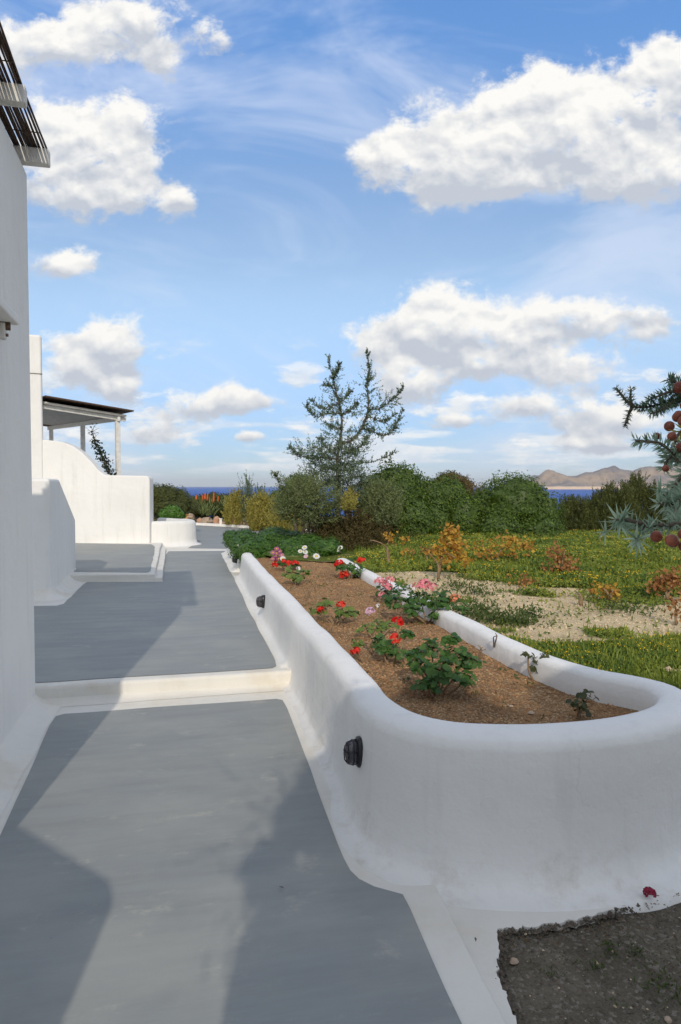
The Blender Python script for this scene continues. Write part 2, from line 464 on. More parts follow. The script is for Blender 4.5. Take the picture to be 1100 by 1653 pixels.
def mat_garden():
    m, t, bs, out, pos = new_mat('garden_earth')
    at = t.n('ShaderNodeAttribute', attribute_name='tint')
    n = t.noise(pos, 3.0, 6, 0.65)
    n2 = t.noise(pos, 40, 5, 0.7)
    d, vc = t.vor(pos, 70)
    r, g, b = t.sep(vc)
    earth = t.mix(t.smooth(n, 0.35, 0.68), (0.66, 0.52, 0.315), (0.54, 0.415, 0.24))
    earth = t.mix(t.m('MULTIPLY', t.smooth(r, 0.78, 0.9), 0.6), earth, (0.66, 0.58, 0.44))
    earth = t.mix(t.m('MULTIPLY', t.smooth(n2, 0.5, 0.7), 0.5), earth, (0.20, 0.15, 0.09))
    moss = t.mix(t.smooth(n2, 0.4, 0.65), (0.07, 0.10, 0.018), (0.15, 0.17, 0.03))
    f = t.smooth(t.m('ADD', at.outputs['Fac'], t.m('MULTIPLY', t.m('SUBTRACT', n2, 0.5), 0.9)), 0.35, 0.65)
    t.put(bs.inputs['Base Color'], t.mix(f, earth, moss))
    bs.inputs['Roughness'].default_value = 0.95
    bs.inputs['Specular IOR Level'].default_value = 0.1
    t.put(bs.inputs['Normal'], t.bump(t.m('ADD', n2, t.m('MULTIPLY', d, 0.3)), 0.9, 0.02))
    return m


M['berry'], M['lens'], M['sea'], M['island'], M['garden'] = mat_berry(), mat_lens(), mat_sea(), mat_island(), mat_garden()
M['terrain'] = mat_soil('scrub_earth', (0.16, 0.13, 0.07), (0.11, 0.10, 0.045), (0.25, 0.2, 0.12), 0.3, 0.05)

# ------------------------------------------------------------------ object helpers
BASE = {}


def thing(name, label, cat, loc=(0, 0, 0), rotz=0.0, group=None):
    o = bpy.data.objects.new(name, None)
    C.objects.link(o)
    o.location = loc
    o.rotation_euler = (0, 0, rotz)
    o.empty_display_size = 0.1
    o['label'] = label
    o['category'] = cat
    if group:
        o['group'] = group
    BASE[o.name] = Vector(loc)
    return o


def tag(o, label, cat, group=None):
    o['label'] = label
    o['category'] = cat
    if group:
        o['group'] = group
    return o


def link(name, me, mat, parent=None, base=None, kind=None):
    o = bpy.data.objects.new(name, me)
    C.objects.link(o)
    if mat is not None and not me.materials:
        me.materials.append(mat)
    if parent is not None:
        o.parent = parent
        BASE[o.name] = BASE.get(parent.name, Vector((0, 0, 0)))
    elif base is not None:
        o.location = base
        BASE[o.name] = Vector(base)
    if kind:
        o['kind'] = kind
    return o


class MB:
    """collects pieces; build() links them as ONE mesh object (coordinates are world; the parent's base is taken off)"""
    def __init__(self):
        self.v, self.f, self.t = [], [], []

    def add(self, vs, fs, tint=None):
        o = len(self.v)
        self.v.extend([tuple(p) for p in vs])
        self.f.extend([tuple(i + o for i in f) for f in fs])
        return self

    def tube(self, pts, r0, r1=None, seg=6, cap=True):
        pts = [Vector(p) for p in pts]
        n = len(pts)
        if r1 is None:
            r1 = r0
        vs, fs = [], []
        ref = Vector((0.31, 0.17, 0.93)).normalized()
        for i, p in enumerate(pts):
            d = (pts[min(i + 1, n - 1)] - pts[max(i - 1, 0)])
            d = d.normalized() if d.length > 1e-9 else Vector((0, 0, 1))
            a = d.cross(ref)
            if a.length < 0.05:
                a = d.cross(Vector((1, 0, 0)))
            a.normalize()
            b = d.cross(a)
            r = r0 + (r1 - r0) * i / max(n - 1, 1)
            for k in range(seg):
                th = 2 * PI * k / seg
                vs.append(p + a * (r * math.cos(th)) + b * (r * math.sin(th)))
        for i in range(n - 1):
            for k in range(seg):
                k2 = (k + 1) % seg
                fs.append((i * seg + k, i * seg + k2, (i + 1) * seg + k2, (i + 1) * seg + k))
        if cap:
            fs.append(tuple(range(seg - 1, -1, -1)))
            fs.append(tuple((n - 1) * seg + k for k in range(seg)))
        return self.add(vs, fs)

    def box(self, c, ax, ay, az):
        """box about c with half-axes ax, ay, az (vectors)"""
        c, ax, ay, az = Vector(c), Vector(ax), Vector(ay), Vector(az)
        vs = [c + sx * ax + sy * ay + sz * az for sz in (-1, 1) for sy in (-1, 1) for sx in (-1, 1)]
        return self.add(vs, [(0, 2, 3, 1), (4, 5, 7, 6), (0, 1, 5, 4), (1, 3, 7, 5), (3, 2, 6, 7), (2, 0, 4, 6)])

    def build(self, name, mat, parent=None, base=None, smooth=True, kind=None, bevel=0.0, bseg=2):
        b = BASE.get(parent.name, Vector((0, 0, 0))) if parent is not None else (Vector(base) if base is not None else Vector((0, 0, 0)))
        me = bpy.data.meshes.new(name)
        me.from_pydata([(p[0] - b.x, p[1] - b.y, p[2] - b.z) for p in self.v], [], self.f)
        me.validate()
        bm = bmesh.new(); bm.from_mesh(me)
        bmesh.ops.recalc_face_normals(bm, faces=bm.faces)
        if bevel:
            bmesh.ops.bevel(bm, geom=[e for e in bm.edges if e.calc_face_angle(0) > 0.5], offset=bevel, segments=bseg, affect='EDGES', profile=0.5)
        for f in bm.faces:
            f.smooth = smooth
        bm.to_mesh(me); bm.free()
        o = link(name, me, mat, parent, base, kind)
        if bevel and smooth:
            md = o.modifiers.new('normals', 'WEIGHTED_NORMAL'); md.keep_sharp = False
        return o


class Leaves:
    """many small leaf faces, made with numpy; every leaf carries a tint of its own"""
    def __init__(self):
        self.q, self.t = [], []

    def add(self, c, d, s, L, W, tint, curl=0.0):
        """centres c (n,3), long direction d, side direction s, length L, width W (n,), tint (n,)"""
        n = len(c)
        L = np.broadcast_to(L, (n,))[:, None]; W = np.broadcast_to(W, (n,))[:, None]
        up = np.cross(d, s)
        a = c - d * L * 0.5
        b = c + s * W * 0.5 - d * L * 0.08 + up * L * curl
        e = c + d * L * 0.5
        f = c - s * W * 0.5 - d * L * 0.08 + up * L * curl
        self.q.append(np.stack([a, b, e, f], 1))
        self.t.append(np.broadcast_to(tint, (n,)).astype(np.float32))
        return self

    def build(self, name, mat, parent=None, base=None, kind=None, extra=None):
        q = np.concatenate(self.q).astype(np.float32)
        tn = np.concatenate(self.t)
        b = BASE.get(parent.name, Vector((0, 0, 0))) if parent is not None else (Vector(base) if base is not None else Vector((0, 0, 0)))
        q = q - np.array([b.x, b.y, b.z], np.float32)
        n = len(q)
        nv = n * 4
        V = q.reshape(-1, 3)
        T = np.repeat(tn, 4)
        loops = np.arange(nv, dtype=np.int32)
        starts = np.arange(0, nv, 4, dtype=np.int32)
        tot = np.full(n, 4, np.int32)
        if extra is not None:
            ev, ef, et = extra           # triangles
            ev = np.asarray(ev, np.float32) - np.array([b.x, b.y, b.z], np.float32)
            ef = np.asarray(ef, np.int32)
            loops = np.concatenate([loops, (ef + nv).reshape(-1)])
            starts = np.concatenate([starts, nv + np.arange(0, len(ef) * 3, 3, dtype=np.int32)])
            V = np.concatenate([V, ev]); T = np.concatenate([T, np.full(len(ev), et, np.float32)])
        me = bpy.data.meshes.new(name)
        me.vertices.add(len(V)); me.vertices.foreach_set('co', V.reshape(-1))
        me.loops.add(len(loops)); me.loops.foreach_set('vertex_index', loops)
        me.polygons.add(len(starts)); me.polygons.foreach_set('loop_start', starts)
        me.polygons.foreach_set('use_smooth', np.zeros(len(starts), bool))
        me.update(calc_edges=True)
        a = me.attributes.new('tint', 'FLOAT', 'POINT')
        a.data.foreach_set('value', np.clip(T, 0, 1).astype(np.float32))
        return link(name, me, mat, parent, base, kind)


def unit(a):
    return a / np.maximum(np.linalg.norm(a, axis=-1, keepdims=True), 1e-9)


def rdir(n, rs=rng):
    return unit(rs.normal(size=(n, 3)))


def _hash(i, j, seed):
    h = np.sin(i * 127.1 + j * 311.7 + seed * 74.7) * 43758.5453
    return h - np.floor(h)


def vnoise(x, y, seed=0.0):
    x, y = np.asarray(x, float), np.asarray(y, float)
    i, j = np.floor(x), np.floor(y)
    fx, fy = x - i, y - j
    fx, fy = fx * fx * (3 - 2 * fx), fy * fy * (3 - 2 * fy)
    a = _hash(i, j, seed) * (1 - fx) + _hash(i + 1, j, seed) * fx
    b = _hash(i, j + 1, seed) * (1 - fx) + _hash(i + 1, j + 1, seed) * fx
    return a * (1 - fy) + b * fy


def fbm(x, y, seed=0.0, oct=4):
    s, a, tot = 0.0, 1.0, 0.0
    for k in range(oct):
        s = s + a * vnoise(np.asarray(x) * 2 ** k, np.asarray(y) * 2 ** k, seed + k * 3.3)
        tot += a
        a *= 0.5
    return s / tot


def resample(pts, step, closed=False):
    """Catmull-Rom through pts, then points every `step`"""
    P = [Vector(p) for p in pts]
    n = len(P)
    dense = []
    rngi = range(n) if closed else range(n - 1)
    for i in rngi:
        if closed:
            p0, p1, p2, p3 = P[i - 1], P[i], P[(i + 1) % n], P[(i + 2) % n]
        else:
            p0, p1, p2, p3 = P[max(i - 1, 0)], P[i], P[i + 1], P[min(i + 2, n - 1)]
        m = max(4, int((p2 - p1).length / step * 2))
        for k in range(m):
            t = k / m
            dense.append(0.5 * ((2 * p1) + (p2 - p0) * t + (2 * p0 - 5 * p1 + 4 * p2 - p3) * t * t + (3 * p1 - p0 - 3 * p2 + p3) * t ** 3))
    if not closed:
        dense.append(P[-1])
    out = [dense[0]]
    acc = 0.0
    for a, b in zip(dense, dense[1:]):
        acc += (b - a).length
        if acc >= step:
            out.append(b); acc = 0.0
    if not closed and (out[-1] - dense[-1]).length > step * 0.3:
        out.append(dense[-1])
    return out


def flat_sheet(name, outline, z, mat, base=None, thick=0.0, bevel=0.0, wob=0.0, parent=None, kind=None, step=0.12, smooth_out=False):
    """a flat (or thick) slab with the given outline"""
    P = [Vector((p[0], p[1], 0)) for p in outline]
    if wob or smooth_out:
        Q = []
        for a, b in zip(P, P[1:] + P[:1]):
            k = max(1, int((b - a).length / step))
            for i in range(k):
                Q.append(a + (b - a) * (i / k))
        P = [p + Vector((wob * (vnoise(p.x * 2.3, p.y * 2.3, 5) - 0.5), wob * (vnoise(p.x * 2.3, p.y * 2.3, 9) - 0.5), 0)) for p in Q]
    mb = MB()
    n = len(P)
    top = [(p.x, p.y, z) for p in P]
    if thick:
        bot = [(p.x, p.y, z - thick) for p in P]
        mb.add(top + bot, [tuple(range(n)), tuple(range(2 * n - 1, n - 1, -1))] + [(i, i + n, (i + 1) % n + n, (i + 1) % n) for i in range(n)])
    else:
        mb.add(top, [tuple(range(n))])
    return mb.build(name, mat, parent, base, smooth=bool(bevel), kind=kind, bevel=bevel)


def profile_wall(name, prof, org, dirv, thick, mat, parent=None, base=None, bevel=0.05):
    """a wall: outline prof [(along, up)] standing at org, running along dirv, going `thick` to the back (left-hand normal)"""
    org, d = Vector(org), Vector((dirv[0], dirv[1], 0)).normalized()
    nrm = Vector((-d.y, d.x, 0))
    n = len(prof)
    a = [org + d * s + Vector((0, 0, z)) for s, z in prof]
    b = [p + nrm * thick for p in a]
    mb = MB()
    mb.add(a + b, [tuple(range(n)), tuple(range(2 * n - 1, n - 1, -1))] + [(i, i + n, (i + 1) % n + n, (i + 1) % n) for i in range(n)])
    return mb.build(name, mat, parent, base, smooth=True, bevel=bevel, bseg=3)


def cove(mb, pts, side, z, w, h, out=0.02):
    """concave fillet along the foot of a wall; side +1: the floor lies to the left of the walking direction"""
    pts = [Vector((p[0], p[1], 0)) for p in pts]
    rows = []
    K = 5
    for i, p in enumerate(pts):
        d = (pts[min(i + 1, len(pts) - 1)] - pts[max(i - 1, 0)]).normalized()
        nrm = Vector((-d.y, d.x, 0)) * side
        row = []
        ww = w * (0.85 + 0.3 * float(vnoise(p.x * 3, p.y * 3, 2)))
        for k in range(K + 1):
            th = k / K * PI / 2
            row.append(p + nrm * (-out + (ww + out) * (1 - math.cos(th))) + Vector((0, 0, z + h * (1 - math.sin(th)) + 0.002)))
        rows.append(row)
    vs = [v for r in rows for v in r]
    k1 = K + 1
    fs = [(i * k1 + k, i * k1 + k + 1, (i + 1) * k1 + k + 1, (i + 1) * k1 + k) for i in range(len(rows) - 1) for k in range(K)]
    mb.add(vs, fs)
    return mb

# ================================================================== LARGE STRUCTURE
TD = Vector((-0.2147, 0.9767, 0))        # along the path
ND = Vector((0.9767, 0.2147, 0))         # across it, to the right
FACE = lambda y: -0.374 - 0.22 * (y - 5.35)    # foot of the planter wall beside the path


def sheet_px(pts, z):
    return [atz(x, y, z) for x, y in pts]


def link_world(o, kind='structure'):
    o['kind'] = kind
    return o


# sea, island, ground ------------------------------------------------------------------
mb = MB()
mb.add([(-40000, 60, -26), (40000, 60, -26), (40000, 42000, -26), (-40000, 42000, -26)], [(0, 1, 2, 3)])
mb.build('sea', M['sea'], kind='structure', smooth=False)


def terrain_z(x, y):
    kb = np.interp(x, [-9, -5.7, -3.6, -1.7, -0.45, 0.2, 1.5], [27.4, 26.35, 24.65, 22.7, 21.7, 20.3, 20.3])
    y0 = np.maximum(y - 31, 0)
    z = -0.10 - 0.105 * y0 - 0.0003 * y0 ** 2
    bump = 0.9 * (fbm(x * 0.12, y * 0.12, 4) - 0.5) * np.clip((y - 28) / 12, 0, 1)
    bed = 0.34 * np.clip((y - kb - 0.1) / 0.5, 0, 1) * np.clip((3.5 - x) / 2, 0, 1) * np.clip((34 - y) / 3, 0, 1)
    return np.maximum(z + bump + bed, -29.0)


def grid_mesh(name, X, Y, Z, mat, kind, tint=None, base=None):
    ny, nx = X.shape
    V = np.stack([X, Y, Z], -1).reshape(-1, 3)
    idx = np.arange(ny * nx).reshape(ny, nx)
    F = np.stack([idx[:-1, :-1], idx[:-1, 1:], idx[1:, 1:], idx[1:, :-1]], -1).reshape(-1, 4)
    me = bpy.data.meshes.new(name)
    me.from_pydata(V.tolist(), [], F.tolist())
    me.polygons.foreach_set('use_smooth', np.ones(len(F), bool))
    if tint is not None:
        a = me.attributes.new('tint', 'FLOAT', 'POINT')
        a.data.foreach_set('value', tint.reshape(-1).astype(np.float32))
    return link(name, me, mat, kind=kind)


ys = np.concatenate([np.arange(-9, 18, 0.8), np.arange(18, 34, 0.25), np.geomspace(34, 330, 60)])
xs = np.concatenate([-np.geomspace(260, 12, 50), np.arange(-11.5, 12, 0.4), np.geomspace(12, 260, 50)])
X, Y = np.meshgrid(xs, ys)
grid_mesh('terrain', X, Y, terrain_z(X, Y), M['terrain'], 'structure')

# far island: a ridged heightfield about 7 km out over the water
prof_px = [(840, 783), (856, 775), (875, 760), (886, 753), (900, 757), (915, 763), (932, 764), (948, 758), (962, 757), (975, 750), (990, 746), (1002, 752), (1020, 756), (1036, 750), (1052, 747), (1075, 750), (1100, 744), (1140, 752), (1180, 766), (1230, 783)]
ID = 7000.0
pxs = [aty(a, 785, ID).x for a, b in prof_px]
pzs = [max((785 - b) / FPX * ID + 0, 0) for a, b in prof_px]
u = np.linspace(pxs[0], pxs[-1], 300)
ridge = np.interp(u, pxs, pzs)
vv = np.linspace(-900, 1500, 130)
XX, VV = np.meshgrid(u, vv)
fall = np.where(VV < 0, np.clip(1 + VV / 900.0, 0, 1) ** 1.25, np.clip(1 - VV / 1500.0, 0, 1))
gul = 0.7 * (fbm(XX / 110.0, VV / 190.0, 3, 5) - 0.5) + 0.6 * (fbm(XX / 42.0, VV / 90.0, 4, 4) - 0.5)
gul2 = np.abs(fbm(XX / 160.0 + 9, VV / 320.0, 8, 4) - 0.5) * 2
hz = ridge[None, :] * fall * (1 - 0.62 * gul2 * (1 - fall ** 4)) + gul * 120 * (fall * (1.15 - fall)) * 2.0
front = 38 * np.clip((VV + 900) / 70.0, 0, 1) * (0.4 + fbm(XX / 140.0, VV / 900.0, 5)) * (ridge[None, :] > 2)
hz = np.maximum(hz, front) * np.clip((VV + 900) / 60.0, 0, 1) - 27
grid_mesh('island_hills', XX, VV + ID, hz, M['island'], 'structure')

# pavements ----------------------------------------------------------------------------
Z_UP, Z_TER = 0.13, 0.24
low = [(-3.2, -8), (6.5, -8), (6.5, -1.6), (1.0, -1.5), (0.745, 0.5), (0.488, 2.03), (0.388, 2.645), (0.40, 3.0), (0.10, 4.2), (0.0, 5.75), (-3.6, 4.8)]  # stretch behind the viewer is added to bounce light onto the shaded planter front
flat_sheet('white_pavement', low, 0.0, M['floor_white'], thick=0.06, bevel=0.012, kind='structure', smooth_out=True, wob=0.012)
g_low = sheet_px([(-190, 1760), (0, 1347), (80, 1171), (90, 1156), (104, 1152)], 0.004) + sheet_px([(446, 1128), (456, 1130), (462, 1142), (520, 1292), (556, 1386), (566, 1406), (580, 1420), (604, 1432), (650, 1444), (662, 1466), (745, 1653)], 0.004) + [Vector((0.52, 1.0, 0)), Vector((0.9, -1.5, 0)), Vector((-0.95, -1.5, 0))]
g_low = [p for p in g_low]
flat_sheet('grey_path', g_low, 0.004, M['path'], kind='structure', smooth_out=True, wob=0.018)

riserL, riserR = Vector((-3.6, 4.63, 0)), Vector((0.12, 5.52, 0))
up = [(riserL.x, riserL.y), (riserR.x, riserR.y), (-0.2, 6.5), (FACE(11.3) + .15, 11.3), (FACE(15.4) + .15, 15.4), (-1.9, 16.4), (-0.9, 17.5), (0.2, 20), (-0.4, 21.6), (-1.65, 22.55), (-3.6, 24.5), (-5.7, 26.2), (-9, 27.5), (-10, 17), (-9, 5)]
flat_sheet('upper_white_pavement', up, Z_UP, M['floor_white'], thick=0.3, bevel=0.03, kind='structure', smooth_out=True, wob=0.012, step=0.3)
g_up = sheet_px([(40, 1104), (440, 1079), (446, 1076), (444, 1066), (405, 992), (368, 913), (379, 903), (373, 889.5)], Z_UP) + sheet_px([(273, 890), (268, 896), (263, 939), (140, 940), (134, 944), (104, 975), (92, 978), (40, 979)], Z_UP)
flat_sheet('upper_grey_path', g_up, Z_UP + 0.004, M['path_upper'], kind='structure', smooth_out=True, wob=0.02)
g_far = [(-3.62, 16.15), (-2.55, 16.0), (-2.0, 16.7), (-1.0, 17.8), (-0.1, 20), (-0.6, 21.4), (-1.76, 22.3), (-3.6, 24.2), (-5.7, 25.9), (-8.5, 26.8), (-8.5, 19), (-3.7, 17.2)]
flat_sheet('far_grey_path', g_far, Z_UP + 0.004, M['path_upper'], kind='structure', smooth_out=True, wob=0.02, step=0.4)
# foot of the step: a soft concave fillet of paint, and the far kerb
mb = MB()
cove(mb, resample([riserL + TD * -0.005, riserR + TD * -0.005], 0.1), -1, 0.0, 0.10, 0.06, out=0.02)
mb.build('step_skirting', M['floor_white'], kind='structure')
mb = MB()
edge = resample([(-8.5, 27.05, 0), (-5.7, 26.1, 0), (-3.6, 24.4, 0), (-1.7, 22.45, 0), (-0.45, 21.5, 0), (0.2, 20.0, 0)], 0.3)
for a, b in zip(edge, edge[1:]):
    d = (b - a).normalized()
    n_ = Vector((-d.y, d.x, 0))
    mb.box((a + b) / 2 + Vector((0, 0, Z_UP + 0.03)), d * ((b - a).length / 2 + 0.01), n_ * 0.07, Vector((0, 0, 0.055)))
mb.build('kerb', M['plaster'], kind='structure', smooth=False)

# raised terrace on the left
kbR0, kbR1 = atz(262.5, 938, Z_UP), atz(268.5, 889, Z_UP)
ter = [(-6.5, 10.2), (kbR0.x - 0.12, kbR0.y + 0.02), (kbR1.x - 0.12, kbR1.y), (kbR1.x - 0.35, 16.6), (-9, 16.7), (-9, 10.2)]
flat_sheet('terrace_kerb', [(-6.5, kbR0.y - 0.02), (kbR0.x, kbR0.y), (kbR1.x, kbR1.y), (kbR1.x - .3, 16.5), (-6.5, 16.5)], 0.183, M['floor_white'], thick=0.12, bevel=0.015, kind='structure', smooth_out=True, wob=0.012, step=0.3)
flat_sheet('terrace_floor', ter, Z_TER, M['floor_white'], thick=0.2, bevel=0.02, kind='structure', smooth_out=True, wob=0.012, step=0.3)
flat_sheet('terrace_grey_floor', sheet_px([(60, 922), (238, 924), (243, 922), (251, 883), (244, 878.5), (120, 876.5), (60, 876.5)], Z_TER + 0.004), Z_TER + 0.004, M['path_upper'], kind='structure', smooth_out=True, wob=0.02)

# plaster walls as sweeps ---------------------------------------------------------------
def wall_sweep(name, pts, prof, mat, parent=None, base=None, step=0.06, wob=0.012, cap0=True, cap1=True):
    """prof(i, p, s) gives [(outward offset, z)] ; outward is the right-hand side when walking along pts"""
    path = resample(pts, step)
    n = len(path)
    rows = []
    L = 0.0
    for i, p in enumerate(path):
        d = (path[min(i + 1, n - 1)] - path[max(i - 1, 0)]); d.z = 0; d.normalize()
        o = Vector((d.y, -d.x, 0))
        wz = wob * (float(vnoise(p.x * 2.1 + 7, p.y * 2.1, 1)) - 0.5) * 2
        wo = wob * (float(vnoise(p.x * 2.7, p.y * 2.7 + 3, 2)) - 0.5) * 2
        rows.append(([(p + o * (off + wo * (0.4 + 0.6 * k / 12)) + Vector((0, 0, z + (wz if z > 0.38 else 0)))) for k, (off, z) in enumerate(prof(i, p))], d, p, o))
    out = [r[0] for r in rows]

    def ends(row, d, p, sign):
        res = []
        half = max((v - p).dot(row[3]) for v in row[0][:8])
        for t in (0.35, 0.65, 0.85, 0.96, 1.0):
            k = math.sqrt(max(1 - t * t, 0.0004))
            res.append([p + Vector((0, 0, v.z)) + row[3] * ((v - p).dot(row[3]) * k) + d * (sign * half * t) - Vector((0, 0, p.z)) - Vector((0, 0, (1 - k) * 0.05)) for v in row[0]])
        return res
    if cap0:
        out = list(reversed(ends(rows[0], rows[0][1], rows[0][2], -1))) + out
    if cap1:
        out = out + ends(rows[-1], rows[-1][1], rows[-1][2], 1)
    k1 = len(out[0])
    mb = MB()
    mb.add([v for r in out for v in r], [(i * k1 + k, i * k1 + k + 1, (i + 1) * k1 + k + 1, (i + 1) * k1 + k) for i in range(len(out) - 1) for k in range(k1 - 1)] + [tuple(range(k1)), tuple(range((len(out) - 1) * k1 + k1 - 1, (len(out) - 1) * k1 - 1, -1))])
    return mb.build(name, mat, parent, base)


def garden_side(p):
    """0 on the path side and round the near end, 1 on the garden side"""
    return min(max((p.x - 1.35) / 0.3, 0), 1) if p.y < 3.75 else (1.0 if p.x > 0.0 + (10.3 - p.y) * 0.12 else 0.0)


RIM0 = 0.575


def planter_prof(i, p):
    RIM = RIM0 - 0.05 * min(max((p.y - 3.6) / 5.0, 0), 1)
    left = p.x < FACE(p.y) + 0.5 and p.y > 3.5
    gs = 0.0 if left else (1.0 if p.y > 3.6 else min(max((p.x - 1.5) / 0.2, 0), 1) * min(max((p.y - 3.1) / 0.4, 0), 1))
    z0 = (Z_UP if p.y > 5.45 else 0.0) if left else -0.03 * min(max((p.x - 0.3) / 0.3, 0), 1)
    near = min(max((3.5 - p.y) / 0.6, 0), 1)
    fl = 0.085 + 0.09 * near
    if gs > 0:
        z0 = 0.36 * gs + z0 * (1 - gs)
        fl = fl * (1 - gs) + 0.03 * gs
    h = 0.088 + 0.022 * near
    H = RIM - z0
    return [(-h * 1.0, 0.28), (-h * 1.0, RIM - 0.11), (-h * 0.96, RIM - 0.035), (-h * 0.78, RIM - 0.010), (-h * 0.4, RIM - 0.001),
            (h * 0.15, RIM), (h * 0.58, RIM - 0.008), (h * 0.86, RIM - 0.026), (h * 1.0, RIM - 0.062), (h + 0.02 * fl, z0 + 0.70 * H - 0.02),
            (h + 0.10 * fl, z0 + 0.42 * H), (h + 0.22 * fl, z0 + min(0.2 * H, 0.10)), (h + 0.34 * fl, z0 + 0.045), (h + 0.52 * fl, z0 + 0.016), (h + fl, z0 + 0.008), (h + fl + 0.015, z0 - 0.03)]


pl_pts = [(FACE(11.15) + .102, 11.15, 0), (FACE(9) + .102, 9, 0), (FACE(7) + .102, 7, 0), (FACE(5.4) + .102, 5.4, 0), (FACE(4.4) + .102, 4.4, 0),
          (0.115, 3.62, 0), (0.165, 3.32, 0), (0.265, 3.04, 0), (0.44, 2.885, 0), (0.69, 2.835, 0), (0.97, 2.85, 0), (1.26, 2.935, 0), (1.50, 3.09, 0), (1.655, 3.32, 0),
          (1.66, 3.50, 0), (1.555, 3.64, 0), (1.41, 3.76, 0), (1.30, 3.98, 0), (1.17, 4.45, 0), (0.985, 5.35, 0), (0.53, 7.6, 0), (0.03, 10.25, 0)]
planter = thing('planter', 'long white plastered planter wall with a rounded near end, bed of flowers inside', 'planter', (0.69, 2.89, 0))
wall_sweep('planter_wall', pl_pts, planter_prof, M['planter'], planter, wob=0.010)
c_ = atz(795, 1253, 0.27)
face_n = Vector((0.06, -1, 0.12)).normalized()
mb = MB()
ring = []
cp = Vector((0.60, 2.705, 0.315))
# small plastered-over round cap on the near end
ax1, ax2 = Vector((1, 0.06, 0)).normalized(), Vector((0, 0.10, 1)).normalized()
for k in range(24):
    th = 2 * PI * k / 24
    ring.append(cp + ax1 * 0.036 * math.cos(th) + ax2 * 0.036 * math.sin(th))
mb.tube(ring + [ring[0]], 0.0016, 0.0016, 5)
mb.build('patch_rim', M['planter'], planter)

hedge_wall = thing('low_wall', 'short low white wall in front of the daisy hedge beyond the planter', 'wall', (-2.0, 13, Z_UP))


def low_prof(top, z0):
    def f(i, p):
        h = 0.11
        return [(-h, z0 - 0.1), (-h, top - 0.08), (-h * 0.8, top - 0.025), (-h * 0.4, top - 0.004), (0, top), (h * 0.5, top - 0.008), (h * 0.85, top - 0.035), (h, top - 0.1),
                (h + 0.01, z0 + 0.15), (h + 0.03, z0 + 0.06), (h + 0.08, z0 + 0.02), (h + 0.14, z0 + 0.006), (h + 0.15, z0 - 0.05)]
    return f


wall_sweep('wall_body', [(FACE(15.0) + .12, 15.0, 0), (FACE(13.5) + .12, 13.5, 0), (FACE(11.75) + .12, 11.75, 0)], low_prof(0.50, Z_UP), M['plaster'], hedge_wall)
curved = thing('low_wall', 'low rounded white wall joined to the end of the big house wall', 'wall', (-4.0, 16.8, Z_UP))
wall_sweep('wall_body', [(-4.9, 18.6, 0), (-4.15, 17.9, 0), (-3.80, 17.35, 0), (-3.86, 17.0, 0), (-4.2, 16.72, 0), (-4.62, 16.55, 0)][::-1], low_prof(0.755, Z_UP), M['plaster'], curved, cap0=False)

# bed soil ------------------------------------------------------------------------------
def bed_z(x, y):
    return 0.432 + 0.045 * (fbm(x * 1.7, y * 1.7, 6) - 0.5) + 0.02 * (fbm(x * 9, y * 9, 7, 3) - 0.5)


rows = 170
yy = np.linspace(2.88, 11.2, rows)
lx = np.interp(yy, [2.88, 3.3, 3.7, 5.4, 11.2], [0.62, 0.12, FACE(3.7) + .15, FACE(5.4) + .13, FACE(11.2) + .13])
rx = np.interp(yy, [2.88, 3.1, 3.3, 3.6, 3.76, 3.98, 4.45, 5.35, 7.6, 10.25, 11.2], [0.8, 1.5, 1.66, 1.6, 1.41, 1.3, 1.17, 0.985, 0.53, 0.03, 0.0])
tt = np.linspace(0, 1, 60)
X = lx[:, None] * (1 - tt) + rx[:, None] * tt
Y = np.repeat(yy[:, None], 60, 1)
grid_mesh('bed_soil', X, Y, bed_z(X, Y), M['bed_soil'], 'structure')

# dirt at the lower right ---------------------------------------------------------------
ys_ = np.arange(-1.55, 4.3, 0.05); xs_ = np.arange(0.28, 6.5, 0.06)
X, Y = np.meshgrid(xs_, ys_)
rise = np.clip((Y - 3.1) / 1.0, 0, 1) * np.clip((X - 1.55) / 0.4, 0, 1)
Zd = -0.052 + 0.05 * (fbm(X * 2.2, Y * 2.2, 12) - 0.5) + 0.018 * (fbm(X * 11, Y * 11, 13, 3) - 0.5) + rise * 0.45
grid_mesh('dirt', X, Y, Zd, M['dirt'], 'structure')
ap = [atz(706, 1444, -.02), atz(760, 1545, -.02), atz(815, 1653, -.02), Vector((0.6, 1.2, 0)), Vector((0.66, 1.2, 0))] + sheet_px([(836, 1653), (822, 1615), (803, 1570), (802, 1530), (806, 1497), (836, 1494), (870, 1492), (900, 1487), (930, 1484), (955, 1476), (985, 1466), (1004, 1460), (1030, 1444), (1055, 1426), (1085, 1404), (1130, 1365)], -.02)
ap += [Vector((1.9, 3.4, 0)), Vector((1.2, 3.4, 0)), Vector((0.40, 3.1, 0)), Vector((0.36, 2.75, 0))]
r_ap = np.random.default_rng(9)
dense = []
for a, b in zip(ap, ap[1:] + ap[:1]):
    k = max(1, int((b - a).length / 0.012)) if (a.y < 3.05 and b.y < 3.05 and a.x > 0.5) else 1
    for i in range(k):
        q = a + (b - a) * (i / k)
        if k > 1:
            q = q + Vector(((float(fbm(q.x * 15, q.y * 15, 3, 3)) - .5) * 0.035 + r_ap.normal(0, .0028), (float(fbm(q.x * 40, q.y * 40, 8, 4)) - .5) * 0.04 + r_ap.normal(0, .0028), 0))
        dense.append(q)
flat_sheet('paint_apron', dense, -0.024, M['floor_white'], thick=0.03, kind='structure')

